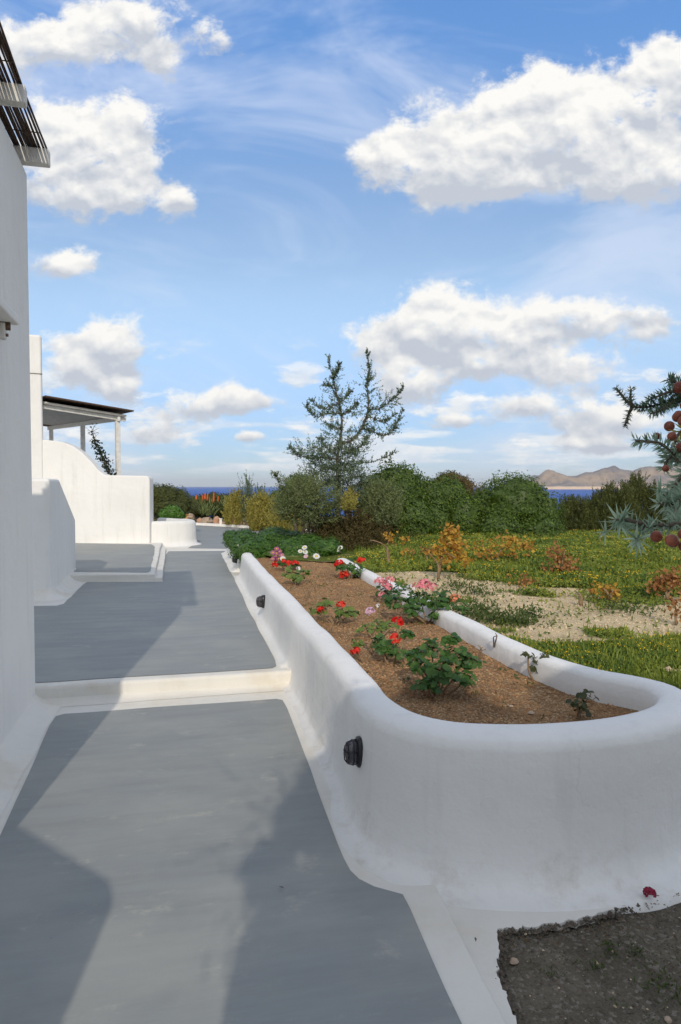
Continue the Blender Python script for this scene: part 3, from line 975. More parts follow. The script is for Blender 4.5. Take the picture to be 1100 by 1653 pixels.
# garden ground on the right ------------------------------------------------------------
def garden_x0(y):
    return np.interp(y, [3.55, 3.76, 3.98, 4.45, 5.35, 7.6, 10.2, 10.6, 11.6, 15.5, 17, 20, 30], [1.62, 1.45, 1.33, 1.20, 1.0, 0.55, 0.06, -0.9, FACE(11.6) + .2, FACE(15.0) + .2, -1.0, 0.4, 0.5])


def garden_z(x, y):
    z = 0.43 + 0.09 * (fbm(x * 0.6, y * 0.6, 21) - 0.5) + 0.03 * (fbm(x * 4, y * 4, 22, 3) - 0.5)
    z = z + 0.05 * np.clip((y - 8) / 5, 0, 1)
    return z - 0.62 * np.clip((y - 15.5) / 6.0, 0, 1) ** 1.3


def green(x, y):
    """how green the garden is: a bare sandy strip runs along the planter and off to the right"""
    d1 = np.abs(y - (6.45 - 0.22 * (x - 1.8))) / 1.75
    d2 = np.hypot(x - 1.0, (y - 8.1) * 0.55) / 0.75
    d3 = np.hypot((x - 1.9) * 0.8, y - 4.15) / 0.35
    d4 = np.hypot(x - 2.55, (y - 4.25) * 1.2) / 0.32
    bare = np.maximum.reduce([np.clip(1.25 - d1, 0, 1), np.clip(1.2 - d2, 0, 1), np.clip(1.2 - d4, 0, 1) * 0.9])
    n = fbm(x * 1.9, y * 2.6, 31, 4)
    g = 1.02 - bare * 1.05 + (n - 0.5) * 2.1
    return np.clip(g, 0, 1)


yy = np.concatenate([np.arange(3.55, 12, 0.07), np.arange(12, 22.2, 0.25)])
x0 = garden_x0(yy)
tt = np.linspace(0, 1, 170) ** 1.25
X = x0[:, None] * (1 - tt) + 15.0 * tt
Y = np.repeat(yy[:, None], len(tt), 1)
grid_mesh('garden_ground', X, Y, garden_z(X, Y), M['garden'], 'structure', green(X, Y))

# left building -------------------------------------------------------------------------
A, B = Vector((-1.385, 1.45, 0)), Vector((-2.262, 5.04, 0))
WD = (B - A).normalized()
WN = Vector((-WD.y, WD.x, 0)) * -1       # out of the wall, towards the path
bld = thing('white_building', 'tall white plastered building wall along the left of the path', 'building', (B.x, B.y, 0))
flat_sheet('wall', [A, B, B - WN * 5 + WD * 0.1, A - WN * 5], 3.9, M['plaster'], thick=3.98, bevel=0.075, parent=bld)
mb = MB()
cove(mb, resample([A, B - WD * 0.02], 0.15), -1, 0.0, 0.17, 0.16, out=0.03)
mb.build('skirting', M['floor_white'], bld)
mb = MB()
l0, l1 = A + WD * 1.6, A + WD * 2.80
mb.box((l0 + l1) / 2 + WN * 0.045 + Vector((0, 0, 2.605)), (l1 - l0) / 2, WN * 0.055, Vector((0, 0, 0.030)))
mb.build('ledge', M['plaster'], bld, bevel=0.012)
bp = A + WD * 2.72 + WN * 0.022
mb = MB()
mb.box(bp + Vector((0, 0, 2.522)), WD * 0.026, WN * 0.018, Vector((0, 0, 0.05)))
brk = mb.build('bracket', M['wood_white'], bld, bevel=0.01)
mb = MB()
mb.tube([bp + WN * 0.016 + Vector((0, 0, 2.500)), bp + WN * 0.03 + Vector((0, 0, 2.500))], 0.010, 0.010, 8)
mb.build('bolt', M['rust'], brk)
mb = MB()
mb.box(bp + WN * 0.03 + Vector((0, 0, 2.552)), WD * 0.012, WN * 0.012, Vector((0, 0, 0.022)))
mb.build('hinge_pin', M['rust'], brk)

canopy = thing('reed_canopy', 'brown reed shade canopy on white beams over the left building', 'canopy', (B.x, B.y, 3.9))
for k in range(5):
    c0 = B - WD * (0.10 + 0.80 * k)
    mb = MB()
    mb.box(c0 - WN * 0.60 + Vector((0, 0, 3.945)), WN * 0.76, WD * 0.038, Vector((0, 0, 0.055)))
    mb.build('beam', M['wood_white'], canopy, bevel=0.01)
mb = MB()
for k in range(120):
    v = 0.14 - 1.45 * (k / 119.0) ** 1.05 + rng.uniform(-.004, .004)
    e0, e1 = rng.uniform(0.01, 0.07) if k % 3 else rng.uniform(-0.02, 0.02), rng.uniform(3.2, 3.6)
    zz = 4.008 + rng.uniform(0, 0.022)
    pts = [B - WD * (e0 + (e1 - e0) * q) + WN * (v + rng.uniform(-.008, .008)) + Vector((0, 0, zz + rng.uniform(-.004, .004))) for q in np.linspace(0, 1, 5)]
    mb.tube(pts, rng.uniform(0.0050, 0.0085), None, 5)
for s_ in (0.04, 0.35, 0.7, 1.15, 1.6, 2.1):
    mb.tube([B - WD * s_ + WN * 0.145 + Vector((0, 0, 4.0)), B - WD * (s_ + .01) - WN * 1.3 + Vector((0, 0, 4.0))], 0.004, None, 4)
mb.build('reed_mat', M['reed'], canopy, kind='stuff')

# buttress wall ------------------------------------------------------------------------
Q0 = Vector((-3.77, 8.86, 0))
bd = Vector((-0.25, 1, 0)).normalized()
bt = thing('buttress_wall', 'white buttress with a slanted top edge behind the left building', 'wall', (Q0.x, Q0.y, Z_UP))
profile_wall('wall_body', [(0, 0.0), (0, 1.70), (0.82, 1.70), (2.42, 1.07), (2.42, 0.0)], Q0, bd, 1.3, M['plaster'], bt, bevel=0.045)
mb = MB()
bl = Vector((-bd.y, bd.x, 0))
qc = Q0 + bl * 0.07 + bd * 0.07
foot = [Q0 + bl * (1.25 - .06 * k) for k in range(20)] + [qc - (bl * math.sin(a_) + bd * math.cos(a_)) * 0.07 for a_ in np.linspace(0, PI / 2, 9)] + [Q0 + bd * (.1 + .06 * k) for k in range(39)]
cove(mb, foot, -1, Z_UP, 0.22, 0.20, out=0.02)
mb.build('skirting', M['floor_white'], bt)

# big house wall, its tower and pergola --------------------------------------------------
HY = 16.3
hs = thing('white_house', 'white house with a stepped garden wall and a tall narrow tower', 'house', (-5.8, HY, Z_TER))
def hp(px, py):
    p = aty(px, py, HY)
    return (p.x + 9.0, p.z)
pr = [(0, 0.1)] + [(0, hp(60, 710)[1])] + [hp(*q) for q in ((74, 710), (100, 713), (118, 720), (132, 730), (148, 746), (160, 760), (170, 767), (235, 768), (240, 770), (242, 775))] + [(hp(242, 880)[0], 0.1)]
profile_wall('garden_wall', pr, (-9.0, HY, 0), (1, 0, 0), 0.35, M['plaster'], hs, bevel=0.03)
mb = MB()
tx1 = aty(69, 600, HY).x
ttop = aty(60, 541, HY).z
tf, tsd = Vector((0.907, 0.42, 0)), Vector((-0.42, 0.907, 0))
tc = Vector((tx1, HY - 0.02, 0)) - tf * 0.8 + tsd * 0.4
mb.box((tc.x, tc.y, ttop / 2), tf * 0.8, tsd * 0.4, (0, 0, ttop / 2))
tw = mb.build('tower', M['plaster'], hs, bevel=0.06)
mb = MB()
zj = aty(60, 604, HY).z
jc = tc - tsd * 0.4
mb.box((jc.x, jc.y, zj), tf * 0.806, tsd * 0.006, (0, 0, 0.011))
mb.build('joint', M['joint'], tw, smooth=False)
mb = MB()
mb.box((-9.5, 20.2, 0.55), (2.9, 0, 0), (0, 3.5, 0), (0, 0, 0.5))
mb.build('upper_terrace', M['plaster'], hs, bevel=0.03)

pg = thing('pergola', 'white posted pergola with a sloping boarded roof beside the house tower', 'pergola', (-5.85, 17.6, 1.05))
c0 = aty(190, 680, 17.6)
e1d = Vector((-1.39, -1.1, 0)).normalized()
e2d = Vector((-1.1, 1.39, 0)).normalized()
def roof_pt(a, b, dz=0.0):
    """a along the front edge (towards the house), b along the back edge; rises a little with a"""
    return c0 + e1d * a + e2d * b + Vector((0, 0, 0.095 * a + 0.028 * b + dz))
for b in (0.0, 2.75, 5.9):
    p = roof_pt(0, b, 0.02)
    mb = MB()
    mb.box((p.x, p.y, (p.z + 1.0) / 2), e1d * 0.055, e2d * 0.055, (0, 0, (p.z - 1.0) / 2))
    mb.build('post', M['wood_white'], pg, bevel=0.008)
def beam(mb, p, q, w_, h_):
    d = (q - p); n_ = Vector((-d.y, d.x, 0)).normalized()
    up_ = n_.cross(d.normalized())
    mb.box((p + q) / 2, d / 2, n_ * w_, up_ * h_)
mb = MB(); beam(mb, roof_pt(-0.22, 0, 0.11), roof_pt(1.82, 0, 0.11), 0.035, 0.085); mb.build('front_beam', M['wood_white'], pg, bevel=0.008)
mb = MB(); beam(mb, roof_pt(0, -0.12, 0.06), roof_pt(0, 6.2, 0.06), 0.035, 0.06); mb.build('side_beam', M['wood_white'], pg, bevel=0.008)
for k in range(17):
    b0 = -0.15 + k * 0.38
    mb = MB(); beam(mb, roof_pt(-0.15, b0 + 0.185, 0.135), roof_pt(1.82, b0 + 0.185, 0.135), 0.184, 0.012)
    mb.build('roof_board', M['wood_grey'], pg, smooth=False)
mb = MB(); beam(mb, roof_pt(-0.34, 3.0, 0.215), roof_pt(1.82, 3.0, 0.215), 3.25, 0.016); mb.build('roof_cover', M['reed'], pg, smooth=False)

# gate wall behind the camera, and a block added to throw a person's shadow ---------------------------
gw = thing('gate_wall', 'white gate wall with a sloping top behind the viewer on the left', 'wall', (-1.2, -0.5, 0))
profile_wall('wall_body', [(0, -0.05), (0, 2.15), (1.0, 1.98), (1.52, 1.735), (1.58, 1.66), (1.58, -0.05)], (-2.25, -0.55, 0), (1, 0, 0), 0.3, M['plaster'], gw, bevel=0.04)
blk = thing('shadow_block', 'unseen white block behind the viewer on the right, added to cast a standing person shadow', 'shadow caster', (0.25, -0.75, 0))
profile_wall('block_body', [(0, -0.05), (0, 1.70), (0.05, 1.79), (0.2, 1.84), (1.1, 1.84), (1.1, -0.05)], (-0.16, -0.85, 0), (1, 0, 0), 0.3, M['plaster'], blk, bevel=0.05)

# ================================================================== VEGETATION
def ico(sub):
    bm = bmesh.new()
    bmesh.ops.create_icosphere(bm, subdivisions=sub, radius=1)
    v = np.array([x.co[:] for x in bm.verts]); f = np.array([[y.index for y in x.verts] for x in bm.faces])
    bm.free()
    return v, f


ICO2, ICO3 = ico(2), ico(3)


def n3(p, seed):
    """cheap smooth 3-D noise, about -1..1"""
    r = np.random.default_rng(seed)
    s = 0
    for k in range(5):
        a = r.normal(size=3) * (1.0 + 0.6 * k); ph = r.uniform(0, 6.28)
        s = s + np.sin(p @ a + ph) / (1 + 0.5 * k)
    return s / 2.2


def lobe_foliage(lobes, n, size, seed, clump=0.12, freq=5.0, flat=0.35, aspect=0.55, core=0.80, shell=0.22, tint_top=0.0):
    """leaves in a thick shell over a union of ellipsoids, in clumps, with a solid heart so that it does not look hollow"""
    r = np.random.default_rng(seed)
    L = Leaves()
    lob = np.array(lobes, float)
    area = (lob[:, 3] * lob[:, 4] + lob[:, 4] * lob[:, 5] + lob[:, 3] * lob[:, 5])
    cnt = (area / area.sum() * n).astype(int)
    ev, ef, off = [], [], 0
    for l, k in zip(lob, cnt):
        d = rdir(k, r)
        nz = n3(d * freq + l[:3] * 3, seed) * clump + n3(d * freq * 2.7 + l[:3], seed + 5) * clump * 0.6
        rad = 1 + nz + r.uniform(-shell, 0.03, k) + np.where(r.random(k) < .06, r.uniform(0, .10, k), 0)
        p = l[:3] + d * l[3:] * rad[:, None]
        keep = np.ones(k, bool)
        for m in lob:
            if m is l or np.allclose(m, l):
                continue
            keep &= (((p - m[:3]) / m[3:]) ** 2).sum(1) > 0.72
        keep &= p[:, 2] > -0.02 if False else True
        p, d, nz = p[keep], d[keep], nz[keep]
        kk = len(p)
        nrm = unit(d / l[3:] + rdir(kk, r) * 0.9)
        a = unit(np.cross(nrm, rdir(kk, r)))
        b = np.cross(nrm, a)
        sz = size * r.uniform(0.6, 1.35, kk)
        tn = np.clip(0.45 + r.normal(0, 0.22, kk) + nz * 1.2, 0, 1)
        L.add(p, a, b, sz, sz * aspect, tn, curl=0.08)
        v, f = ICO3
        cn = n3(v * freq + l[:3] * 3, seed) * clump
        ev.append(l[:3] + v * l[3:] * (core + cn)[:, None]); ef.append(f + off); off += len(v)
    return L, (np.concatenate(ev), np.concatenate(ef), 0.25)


def bush(name, label, cat, base, lobes, n, size, mat, seed, group=None, stem=True, **kw):
    """lobes are given relative to the base"""
    t = thing(name, label, cat, base, 0, group)
    lb = [(base[0] + a, base[1] + b, base[2] + c, rx, ry, rz) for a, b, c, rx, ry, rz in lobes]
    L, ex = lobe_foliage(lb, n, size, seed, **kw)
    L.build('foliage', mat, t, kind='stuff', extra=ex)
    if stem:
        mb = MB()
        mb.tube([Vector(base) - Vector((0, 0, 0.1)), Vector(base) + Vector((0.03, 0, lobes[0][2] * 0.5)), Vector(base) + Vector((0.0, 0.05, lobes[0][2]))], 0.06, 0.03, 7)
        mb.build('stem', M['bark'], t)
    return t


def sprays(L, starts, tips, K, nl, nw, seed, bend=0.15, spread=0.9, tint0=0.45, taper=0.6, jitter=0.25):
    """feathery shoots: K needles along each start>tip line"""
    r = np.random.default_rng(seed)
    starts, tips = np.asarray(starts, float), np.asarray(tips, float)
    m = len(starts)
    ax = tips - starts
    ln = np.linalg.norm(ax, axis=1, keepdims=True)
    axu = ax / np.maximum(ln, 1e-6)
    bd_ = rdir(m, r) * ln * bend
    t = np.tile(np.linspace(0.03, 1, K), (m, 1)) + r.uniform(-.5, .5, (m, K)) / K
    t = np.clip(t, 0, 1)
    p = starts[:, None] + ax[:, None] * t[..., None] + bd_[:, None] * (4 * t * (1 - t))[..., None] * 0.5
    d = unit(axu[:, None] * (1.15 - spread) + rdir(m * K, r).reshape(m, K, 3) * spread)
    sz = nl * (1 - (1 - taper) * t) * r.uniform(0.7, 1.3, (m, K))
    p = p + d * sz[..., None] * 0.4
    d, p, sz = d.reshape(-1, 3), p.reshape(-1, 3), sz.reshape(-1)
    s = unit(np.cross(d, rdir(len(d), r)))
    tn = tint0 + r.normal(0, 0.17, len(d)) + np.repeat(r.normal(0, jitter * 0.6, m), K)
    L.add(p, d, s, sz, nw * r.uniform(0.7, 1.3, len(d)), np.clip(tn, 0, 1))
    return L


# rounded mastic bushes --------------------------------------------------------------------
def px_lobe(px, py, depth, rx_px, rz_px, ry=None):
    p = aty(px, py, depth)
    k = depth / FPX
    return (p.x, p.y, p.z, rx_px * k, ry if ry else rx_px * k * 0.9, rz_px * k)


def bush_px(name, label, cat, lobes_px, n, size, mat, seed, group=None, zbase=None, **kw):
    lb = [px_lobe(*q) for q in lobes_px]
    x = sum(l[0] for l in lb) / len(lb); y = sum(l[1] for l in lb) / len(lb)
    zb = zbase if zbase is not None else min(l[2] - l[5] for l in lb)
    base = (x, y, zb)
    return bush(name, label, cat, base, [(l[0] - x, l[1] - y, l[2] - zb, l[3], l[4], l[5]) for l in lb], n, size, mat, seed, group, **kw)


GB = 'dense rounded bushes behind the garden'
bush_px('rounded_bush', 'tall dense dark green rounded bush right beside the sparse conifer', 'bush',
        [(632, 812, 15.2, 52, 64), (655, 800, 15.4, 36, 48), (612, 828, 14.8, 40, 56), (664, 848, 14.8, 42, 48), (690, 822, 15.6, 34, 50)], 26000, 0.058, M['leaf_mastic'], 11, GB, zbase=0.35, core=0.84, clump=0.17, freq=6.5, shell=0.26)
bush_px('rounded_bush', 'mid green rounded bush between the tall bush and the widest bush', 'bush',
        [(722, 826, 16.2, 42, 58), (748, 846, 15.6, 34, 46), (700, 850, 15.3, 30, 44)], 15000, 0.06, M['leaf_mastic'], 12, GB, zbase=0.35, core=0.84, clump=0.17, freq=6.5, shell=0.26)
bush_px('rounded_bush', 'widest dark green dome shaped bush in front of the strait', 'bush',
        [(822, 826, 16.0, 62, 60), (866, 838, 16.0, 44, 48), (785, 838, 16.0, 40, 52), (835, 806, 16.2, 48, 38), (806, 858, 15.4, 44, 34), (868, 862, 15.4, 44, 32)], 30000, 0.06, M['leaf_mastic'], 13, GB, zbase=0.35, core=0.84, clump=0.17, freq=6.5, shell=0.26)
bush_px('rounded_bush', 'small dark crown showing between two domes of green bush', 'bush',
        [(726, 778, 19.5, 24, 18), (745, 786, 19.5, 22, 18), (712, 790, 19.5, 22, 20)], 3500, 0.07, M['leaf_brush'], 14, GB, zbase=0.2, stem=False)
t = thing('dry_shrub', 'dry reddish brown feathery shrub on top of the green bushes', 'shrub', aty(765, 830, 17.4)[:])
L = Leaves()
r_ = np.random.default_rng(5)
st, tp = [], []
for k in range(150):
    a = aty(r_.uniform(748, 792), r_.uniform(808, 836), 17.3 + r_.uniform(-.4, .4)); b = aty(a.x / a.y * FPX + 550 + r_.normal(-6, 9), r_.uniform(778, 806) + (14 if r_.random() < .3 else 0), a.y + r_.uniform(-.2, .2))
    st.append(a[:]); tp.append(b[:])
for k in range(60):
    a = aty(r_.uniform(728, 760), r_.uniform(785, 800), 18.2); b = aty(r_.uniform(722, 760), r_.uniform(764, 782), 18.2)
    st.append(a[:]); tp.append(b[:])
sprays(L, st, tp, 26, 0.10, 0.016, 6, bend=0.2, spread=0.6)
L.build('foliage', M['leaf_brown'], t, kind='stuff')

# upright dark hedge plants at the right, beyond the crest of the garden ----------------------
def spray_bush(name, label, cat, px0, px1, ytop, ybase, depth, n, mat, seed, group=None, nl=0.09, nw=0.018, K=26, lean=5, zb=0.2, rise=None, ddepth=0.7):
    r_ = np.random.default_rng(seed)
    b0 = aty((px0 + px1) / 2, ybase, depth)
    t = thing(name, label, cat, (b0.x, b0.y, zb), 0, group)
    L = Leaves()
    st, tp = [], []
    for k in range(n):
        px = r_.uniform(px0, px1)
        u_ = (px - px0) / (px1 - px0)
        top = ytop + (ybase - ytop) * 0.38 * (2 * u_ - 1) ** 2 + (ybase - ytop) * .22 * (float(fbm(px * 0.13, seed, 3, 3)) - .5) * 2
        lvl = r_.random() ** 1.5
        y1 = top + (ybase - top) * lvl * 0.85 + r_.normal(0, 2.5)
        dd = depth + r_.uniform(-ddepth, ddepth) * (0.4 + lvl)
        p1 = aty(px + r_.normal(0, lean), y1, dd - ddepth * lvl)
        p0 = aty(px, min(y1 + r_.uniform(14, 34), ybase + 6), dd - ddepth * lvl * 0.6)
        st.append(p0[:]); tp.append(p1[:])
    sprays(L, st, tp, K, nl, nw, seed + 1, bend=0.1, spread=0.55)
    L.build('foliage', mat, t, kind='stuff')
    mb = MB()
    for k in range(5):
        px = px0 + (px1 - px0) * (k + .7) / 6
        p1 = aty(px, ytop + (ybase - ytop) * .45, depth)
        mb.tube([(b0.x + (p1.x - b0.x) * .5, b0.y, zb - .3), ((b0.x + p1.x) / 2, b0.y, (zb + p1.z) / 2), p1], 0.035, 0.012, 5)
    mb.build('stem', M['bark'], t, kind='stuff')
    return t


GH = 'upright dark shrubs along the garden crest'
spray_bush('upright_shrub', 'dark olive upright shrub below the sea, right of the widest dome bush', 'shrub', 902, 968, 802, 884, 17.5, 900, M['leaf_olive'], 41, GH)
spray_bush('upright_shrub', 'thin wispy shrub standing up against the strip of sea', 'shrub', 900, 930, 788, 850, 19.5, 60, M['leaf_olive'], 42, GH, lean=3)
spray_bush('upright_shrub', 'broad dark upright shrub with spiky tips in front of the island', 'shrub', 940, 1036, 781, 884, 18.0, 1500, M['leaf_olive'], 43, GH)
spray_bush('upright_shrub', 'dark shrub behind the close juniper branch with one tall tip', 'shrub', 985, 1075, 776, 884, 19.0, 1300, M['leaf_olive'], 44, GH)
spray_bush('upright_shrub', 'dark shrub running out of the picture behind the berries', 'shrub', 1050, 1160, 784, 886, 18.4, 1300, M['leaf_olive'], 45, GH)

# brown brushy shrubs under the conifer ---------------------------------------------------------
GS = 'brownish brush under the conifer'
spray_bush('brushy_shrub', 'brownish green brush under the conifer beside the tall bush', 'shrub', 555, 622, 826, 892, 13.0, 900, M['leaf_brush'], 51, GS, nl=0.07, nw=0.014, lean=12, zb=0.4)
spray_bush('brushy_shrub', 'dark brown brush between the hedge and the conifer foot', 'shrub', 508, 572, 832, 886, 13.4, 800, M['leaf_brush'], 52, GS, nl=0.07, nw=0.014, lean=12, zb=0.4)
spray_bush('brushy_shrub', 'thin dark brush at the foot of the tall rounded bush', 'shrub', 600, 700, 862, 892, 13.9, 500, M['leaf_olive'], 53, GS, nl=0.06, nw=0.014, lean=10, zb=0.42)

# the sparse conifer ---------------------------------------------------------------------------
def conifer(name, label, depth, limbs, seed, mat, foot, nl=0.054, nw=0.0165, dens=1.0, masses=()):
    r_ = np.random.default_rng(seed)
    t = thing(name, label, 'tree', aty(foot[0], foot[1], depth)[:])
    L = Leaves()
    trunkmb = MB()
    first = True
    for li, (pts, r0, r1, tw) in enumerate(limbs):
        dy = r_.uniform(-0.5, 0.5) if li else 0.0
        P = [aty(x, y, depth + (dy * k / max(len(pts) - 1, 1) if li else 0)) for k, (x, y) in enumerate(pts)]
        Q = resample(P, 0.05)
        mb = MB(); mb.tube(Q, r0 * .68, r1 * .6, 6)
        mb.build('trunk' if li == 0 else 'branch', M['bark'], t)
        st, tp = [], []
        n = len(Q)
        for i, q in enumerate(Q):
            f = i / n
            if li == 0 and f < 0.25:
                continue
            d = (Q[min(i + 1, n - 1)] - Q[max(i - 1, 0)]).normalized()
            m = r_.poisson(tw * dens * 2.2)
            for k in range(m):
                side = Vector(r_.normal(size=3)); side = (side - d * side.dot(d)).normalized()
                ln = r_.uniform(0.04, 0.21) * (1.15 - 0.6 * f)
                v = (d * r_.uniform(0.2, 0.9) + side * 0.9 + Vector((0, 0, 0.35))).normalized() * ln
                st.append(q[:]); tp.append((q + v)[:])
        if st:
            sprays(L, st, tp, 15, nl, nw, seed + li, bend=0.25, spread=0.7)
            sprays(L, [Q[i][:] for i in range(n - 1)], [Q[i + 1][:] for i in range(n - 1)], 5 if li else 2, nl, nw, seed + 50 + li, spread=0.8)
    for (mx, my, rx, ry, n) in masses:
        st, tp = [], []
        for k in range(n):
            a = r_.uniform(0, 2 * PI); q = math.sqrt(r_.random())
            p = aty(mx + rx * q * math.cos(a) * .8, my + ry * q * math.sin(a) * .8, depth + r_.normal(0, 0.3))
            v = Vector((math.cos(a) * .8 + r_.normal(0, .4), r_.normal(-.3, .5), -math.sin(a) * .5 + .45 + r_.normal(0, .3))).normalized() * r_.uniform(0.12, 0.34)
            st.append(p[:]); tp.append((p + v)[:])
        sprays(L, st, tp, 16, nl, nw, seed + 90 + int(mx), bend=0.2, spread=0.75)
    L.build('foliage', mat, t, kind='stuff')
    return t


limbs = [
    ([(548, 868), (546, 800), (545, 745), (549, 715), (552, 690), (551, 668), (546, 645), (541, 625), (537, 606), (532, 592), (531, 578)], 0.075, 0.008, 1.1),
    ([(550, 716), (568, 711), (582, 695), (592, 672), (595, 650), (593, 625), (597, 600), (594, 578), (592, 568)], 0.04, 0.006, 1.5),
    ([(586, 692), (605, 698), (622, 703), (634, 694), (643, 680), (650, 664)], 0.02, 0.005, 1.7),
    ([(595, 660), (612, 660), (628, 650), (640, 640), (650, 626)], 0.018, 0.004, 1.5),
    ([(592, 668), (608, 678), (624, 680), (638, 668)], 0.014, 0.004, 1.5),
    ([(549, 668), (530, 667), (512, 673), (500, 664), (496, 654)], 0.018, 0.004, 1.6),
    ([(547, 652), (534, 656), (520, 660), (510, 654), (506, 648)], 0.014, 0.004, 1.5),
    ([(545, 640), (552, 648), (560, 640), (566, 630)], 0.012, 0.004, 1.6),
    ([(550, 672), (562, 664), (572, 656), (578, 650)], 0.014, 0.004, 1.7),
    ([(538, 612), (544, 602), (549, 588)], 0.010, 0.003, 1.5),
    ([(541, 628), (530, 622), (524, 620)], 0.008, 0.003, 1.2),
    ([(551, 694), (538, 690), (528, 684)], 0.010, 0.003, 1.2),
    ([(546, 742), (525, 738), (505, 740), (488, 736), (476, 730), (468, 722)], 0.03, 0.005, 2.0),
    ([(546, 755), (524, 757), (506, 768), (498, 770)], 0.02, 0.005, 1.8),
    ([(546, 738), (530, 725), (520, 712), (515, 708)], 0.016, 0.004, 1.4),
    ([(548, 738), (566, 728), (584, 720), (592, 708)], 0.02, 0.004, 1.8),
    ([(548, 752), (572, 748), (600, 746), (622, 738), (638, 730)], 0.02, 0.004, 1.0),
    ([(546, 775), (530, 780), (512, 790), (500, 795)], 0.02, 0.005, 2.0),
    ([(546, 785), (566, 788), (588, 780), (602, 772)], 0.02, 0.005, 2.0),
]
conifer('conifer_tree', 'tall sparse grey green conifer with two leaders against the clouds', 14.0, limbs, 61, M['leaf_juniper'], (548, 870),
        masses=[(562, 664, 26, 16, 26), (548, 700, 26, 18, 50), (615, 690, 28, 14, 30), (520, 664, 22, 10, 26), (620, 652, 24, 10, 20), (545, 640, 12, 16, 20), (594, 625, 8, 26, 26), (500, 728, 26, 10, 60), (575, 722, 26, 14, 60), (545, 742, 48, 24, 240), (535, 768, 52, 20, 230), (560, 782, 46, 22, 200), (592, 806, 34, 28, 170), (618, 806, 26, 22, 80)])
limbs2 = [
    ([(489, 878), (490, 850), (488, 825), (484, 800), (482, 775)], 0.07, 0.015, 0.5),
    ([(498, 876), (499, 850), (503, 830), (512, 808)], 0.06, 0.015, 0.6),
    ([(486, 815), (470, 803), (456, 788), (448, 772), (441, 762)], 0.02, 0.004, 1.2),
    ([(500, 838), (520, 828), (540, 818), (548, 806)], 0.02, 0.005, 1.6),
    ([(484, 835), (470, 836), (455, 828)], 0.02, 0.005, 1.6),
]
conifer('juniper_tree', 'low bushy grey green juniper with a double trunk rising out of the daisy hedge', 13.0, limbs2, 62, M['leaf_juniper_low'], (492, 872), nl=0.055, nw=0.014,
        masses=[(488, 795, 34, 24, 340), (470, 812, 28, 18, 200), (505, 818, 34, 20, 270), (528, 812, 26, 20, 170), (478, 832, 30, 14, 170), (520, 836, 30, 12, 140)])
bush_px('rounded_bush', 'dark green bush peeping out behind the low juniper', 'bush', [(484, 790, 16.5, 28, 26), (468, 806, 16.5, 20, 20)], 4500, 0.06, M['leaf_mastic'], 63, None, zbase=0.1)
spray_bush('yellow_shrub', 'small yellow leaved shrub glowing in the middle of the conifer', 'shrub', 552, 574, 790, 818, 13.2, 120, M['leaf_yellow'], 64, nl=0.06, nw=0.02, zb=0.6, K=18)
spray_bush('juniper_shrub', 'blue green juniper shrub at the right foot of the conifer', 'shrub', 588, 642, 776, 842, 13.5, 420, M['leaf_juniper_low'], 65, nl=0.06, nw=0.014, lean=10, zb=0.45)

# the daisy hedge at the far end of the bed --------------------------------------------------
hg = thing('daisy_hedge', 'low dark green hedge with white daisies at the far end of the flower bed', 'hedge', (-1.2, 12.4, 0.42))
lobes = []
r_ = np.random.default_rng(71)
for k in range(46):
    y = r_.uniform(11.2, 14.8)
    xa, xb = FACE(y) + 0.05, np.interp(y, [11, 12.5, 15], [0.0, 0.05, -0.2])
    x = r_.uniform(xa + 0.1, xb)
    if x > -0.55 and y < 11.7 and r_.random() < .5:
        continue
    lobes.append((x, y, 0.50 + r_.uniform(-.06, .06), r_.uniform(.25, .42), r_.uniform(.25, .42), r_.uniform(.14, .22)))
for k in range(9):
    lobes.append((FACE(11.3) + .2 + k * 0.165, 11.2 + r_.uniform(-.08, .2), 0.44, 0.2, 0.2, 0.15))
for k in range(7):
    yy_ = 11.9 + k * 0.45
    lobes.append((FACE(yy_) + .04, yy_, 0.55, 0.17, 0.28, 0.13))
L, ex = lobe_foliage(lobes, 26000, 0.06, 72, clump=0.14, core=0.8, aspect=0.5)
L.build('foliage', M['leaf_hedge'], hg, kind='stuff', extra=ex)

# shared little meshes for flowers and leaves --------------------------------------------------
def mesh_from(name, V, F, mat, smooth=True):
    me = bpy.data.meshes.new(name)
    me.from_pydata([tuple(map(float, v)) for v in V], [], [tuple(int(i) for i in f) for f in F])
    me.polygons.foreach_set('use_smooth', [smooth] * len(F))
    me.materials.append(mat)
    return me


def geranium_leaf_mesh(mat, seed):
    r_ = np.random.default_rng(seed)
    V = [(0, 0.04, -0.06)]
    n = 18
    for k in range(n):
        th = -PI / 2 + 0.25 + (2 * PI - 0.5) * k / (n - 1)
        rr = 0.5 * (0.90 + 0.10 * math.cos(th * 5.5 + seed)) * r_.uniform(.95, 1.04)
        V.append((rr * math.cos(th), rr * math.sin(th) + 0.12, 0.05 + 0.06 * math.cos(3 * th + seed) + r_.uniform(-.015, .015)))
    F = [(0, k, k + 1) for k in range(1, n)]
    return mesh_from('geranium_leaf', V, F, mat)


def petal_ball_mesh(mat, seed, n=26, flat=0.7):
    """a geranium head: a ball of small cupped petals"""
    r_ = np.random.default_rng(seed)
    V, F = [], []
    for k in range(n):
        d = r_.normal(size=3); d[2] = abs(d[2]) * flat + 0.05 if r_.random() < .8 else d[2] * .4
        d /= np.linalg.norm(d)
        c = d * np.array([0.36, 0.36, 0.30])
        a = np.cross(d, r_.normal(size=3)); a /= np.linalg.norm(a); b = np.cross(d, a)
        s = r_.uniform(.15, .24)
        o = len(V)
        V += [c - a * s * .5, c + b * s * .8 + d * .07, c + a * s + d * .10, c - b * s * .8 + d * .07]
        F.append((o, o + 1, o + 2, o + 3))
    return mesh_from('flower_head', V, F, mat, False)


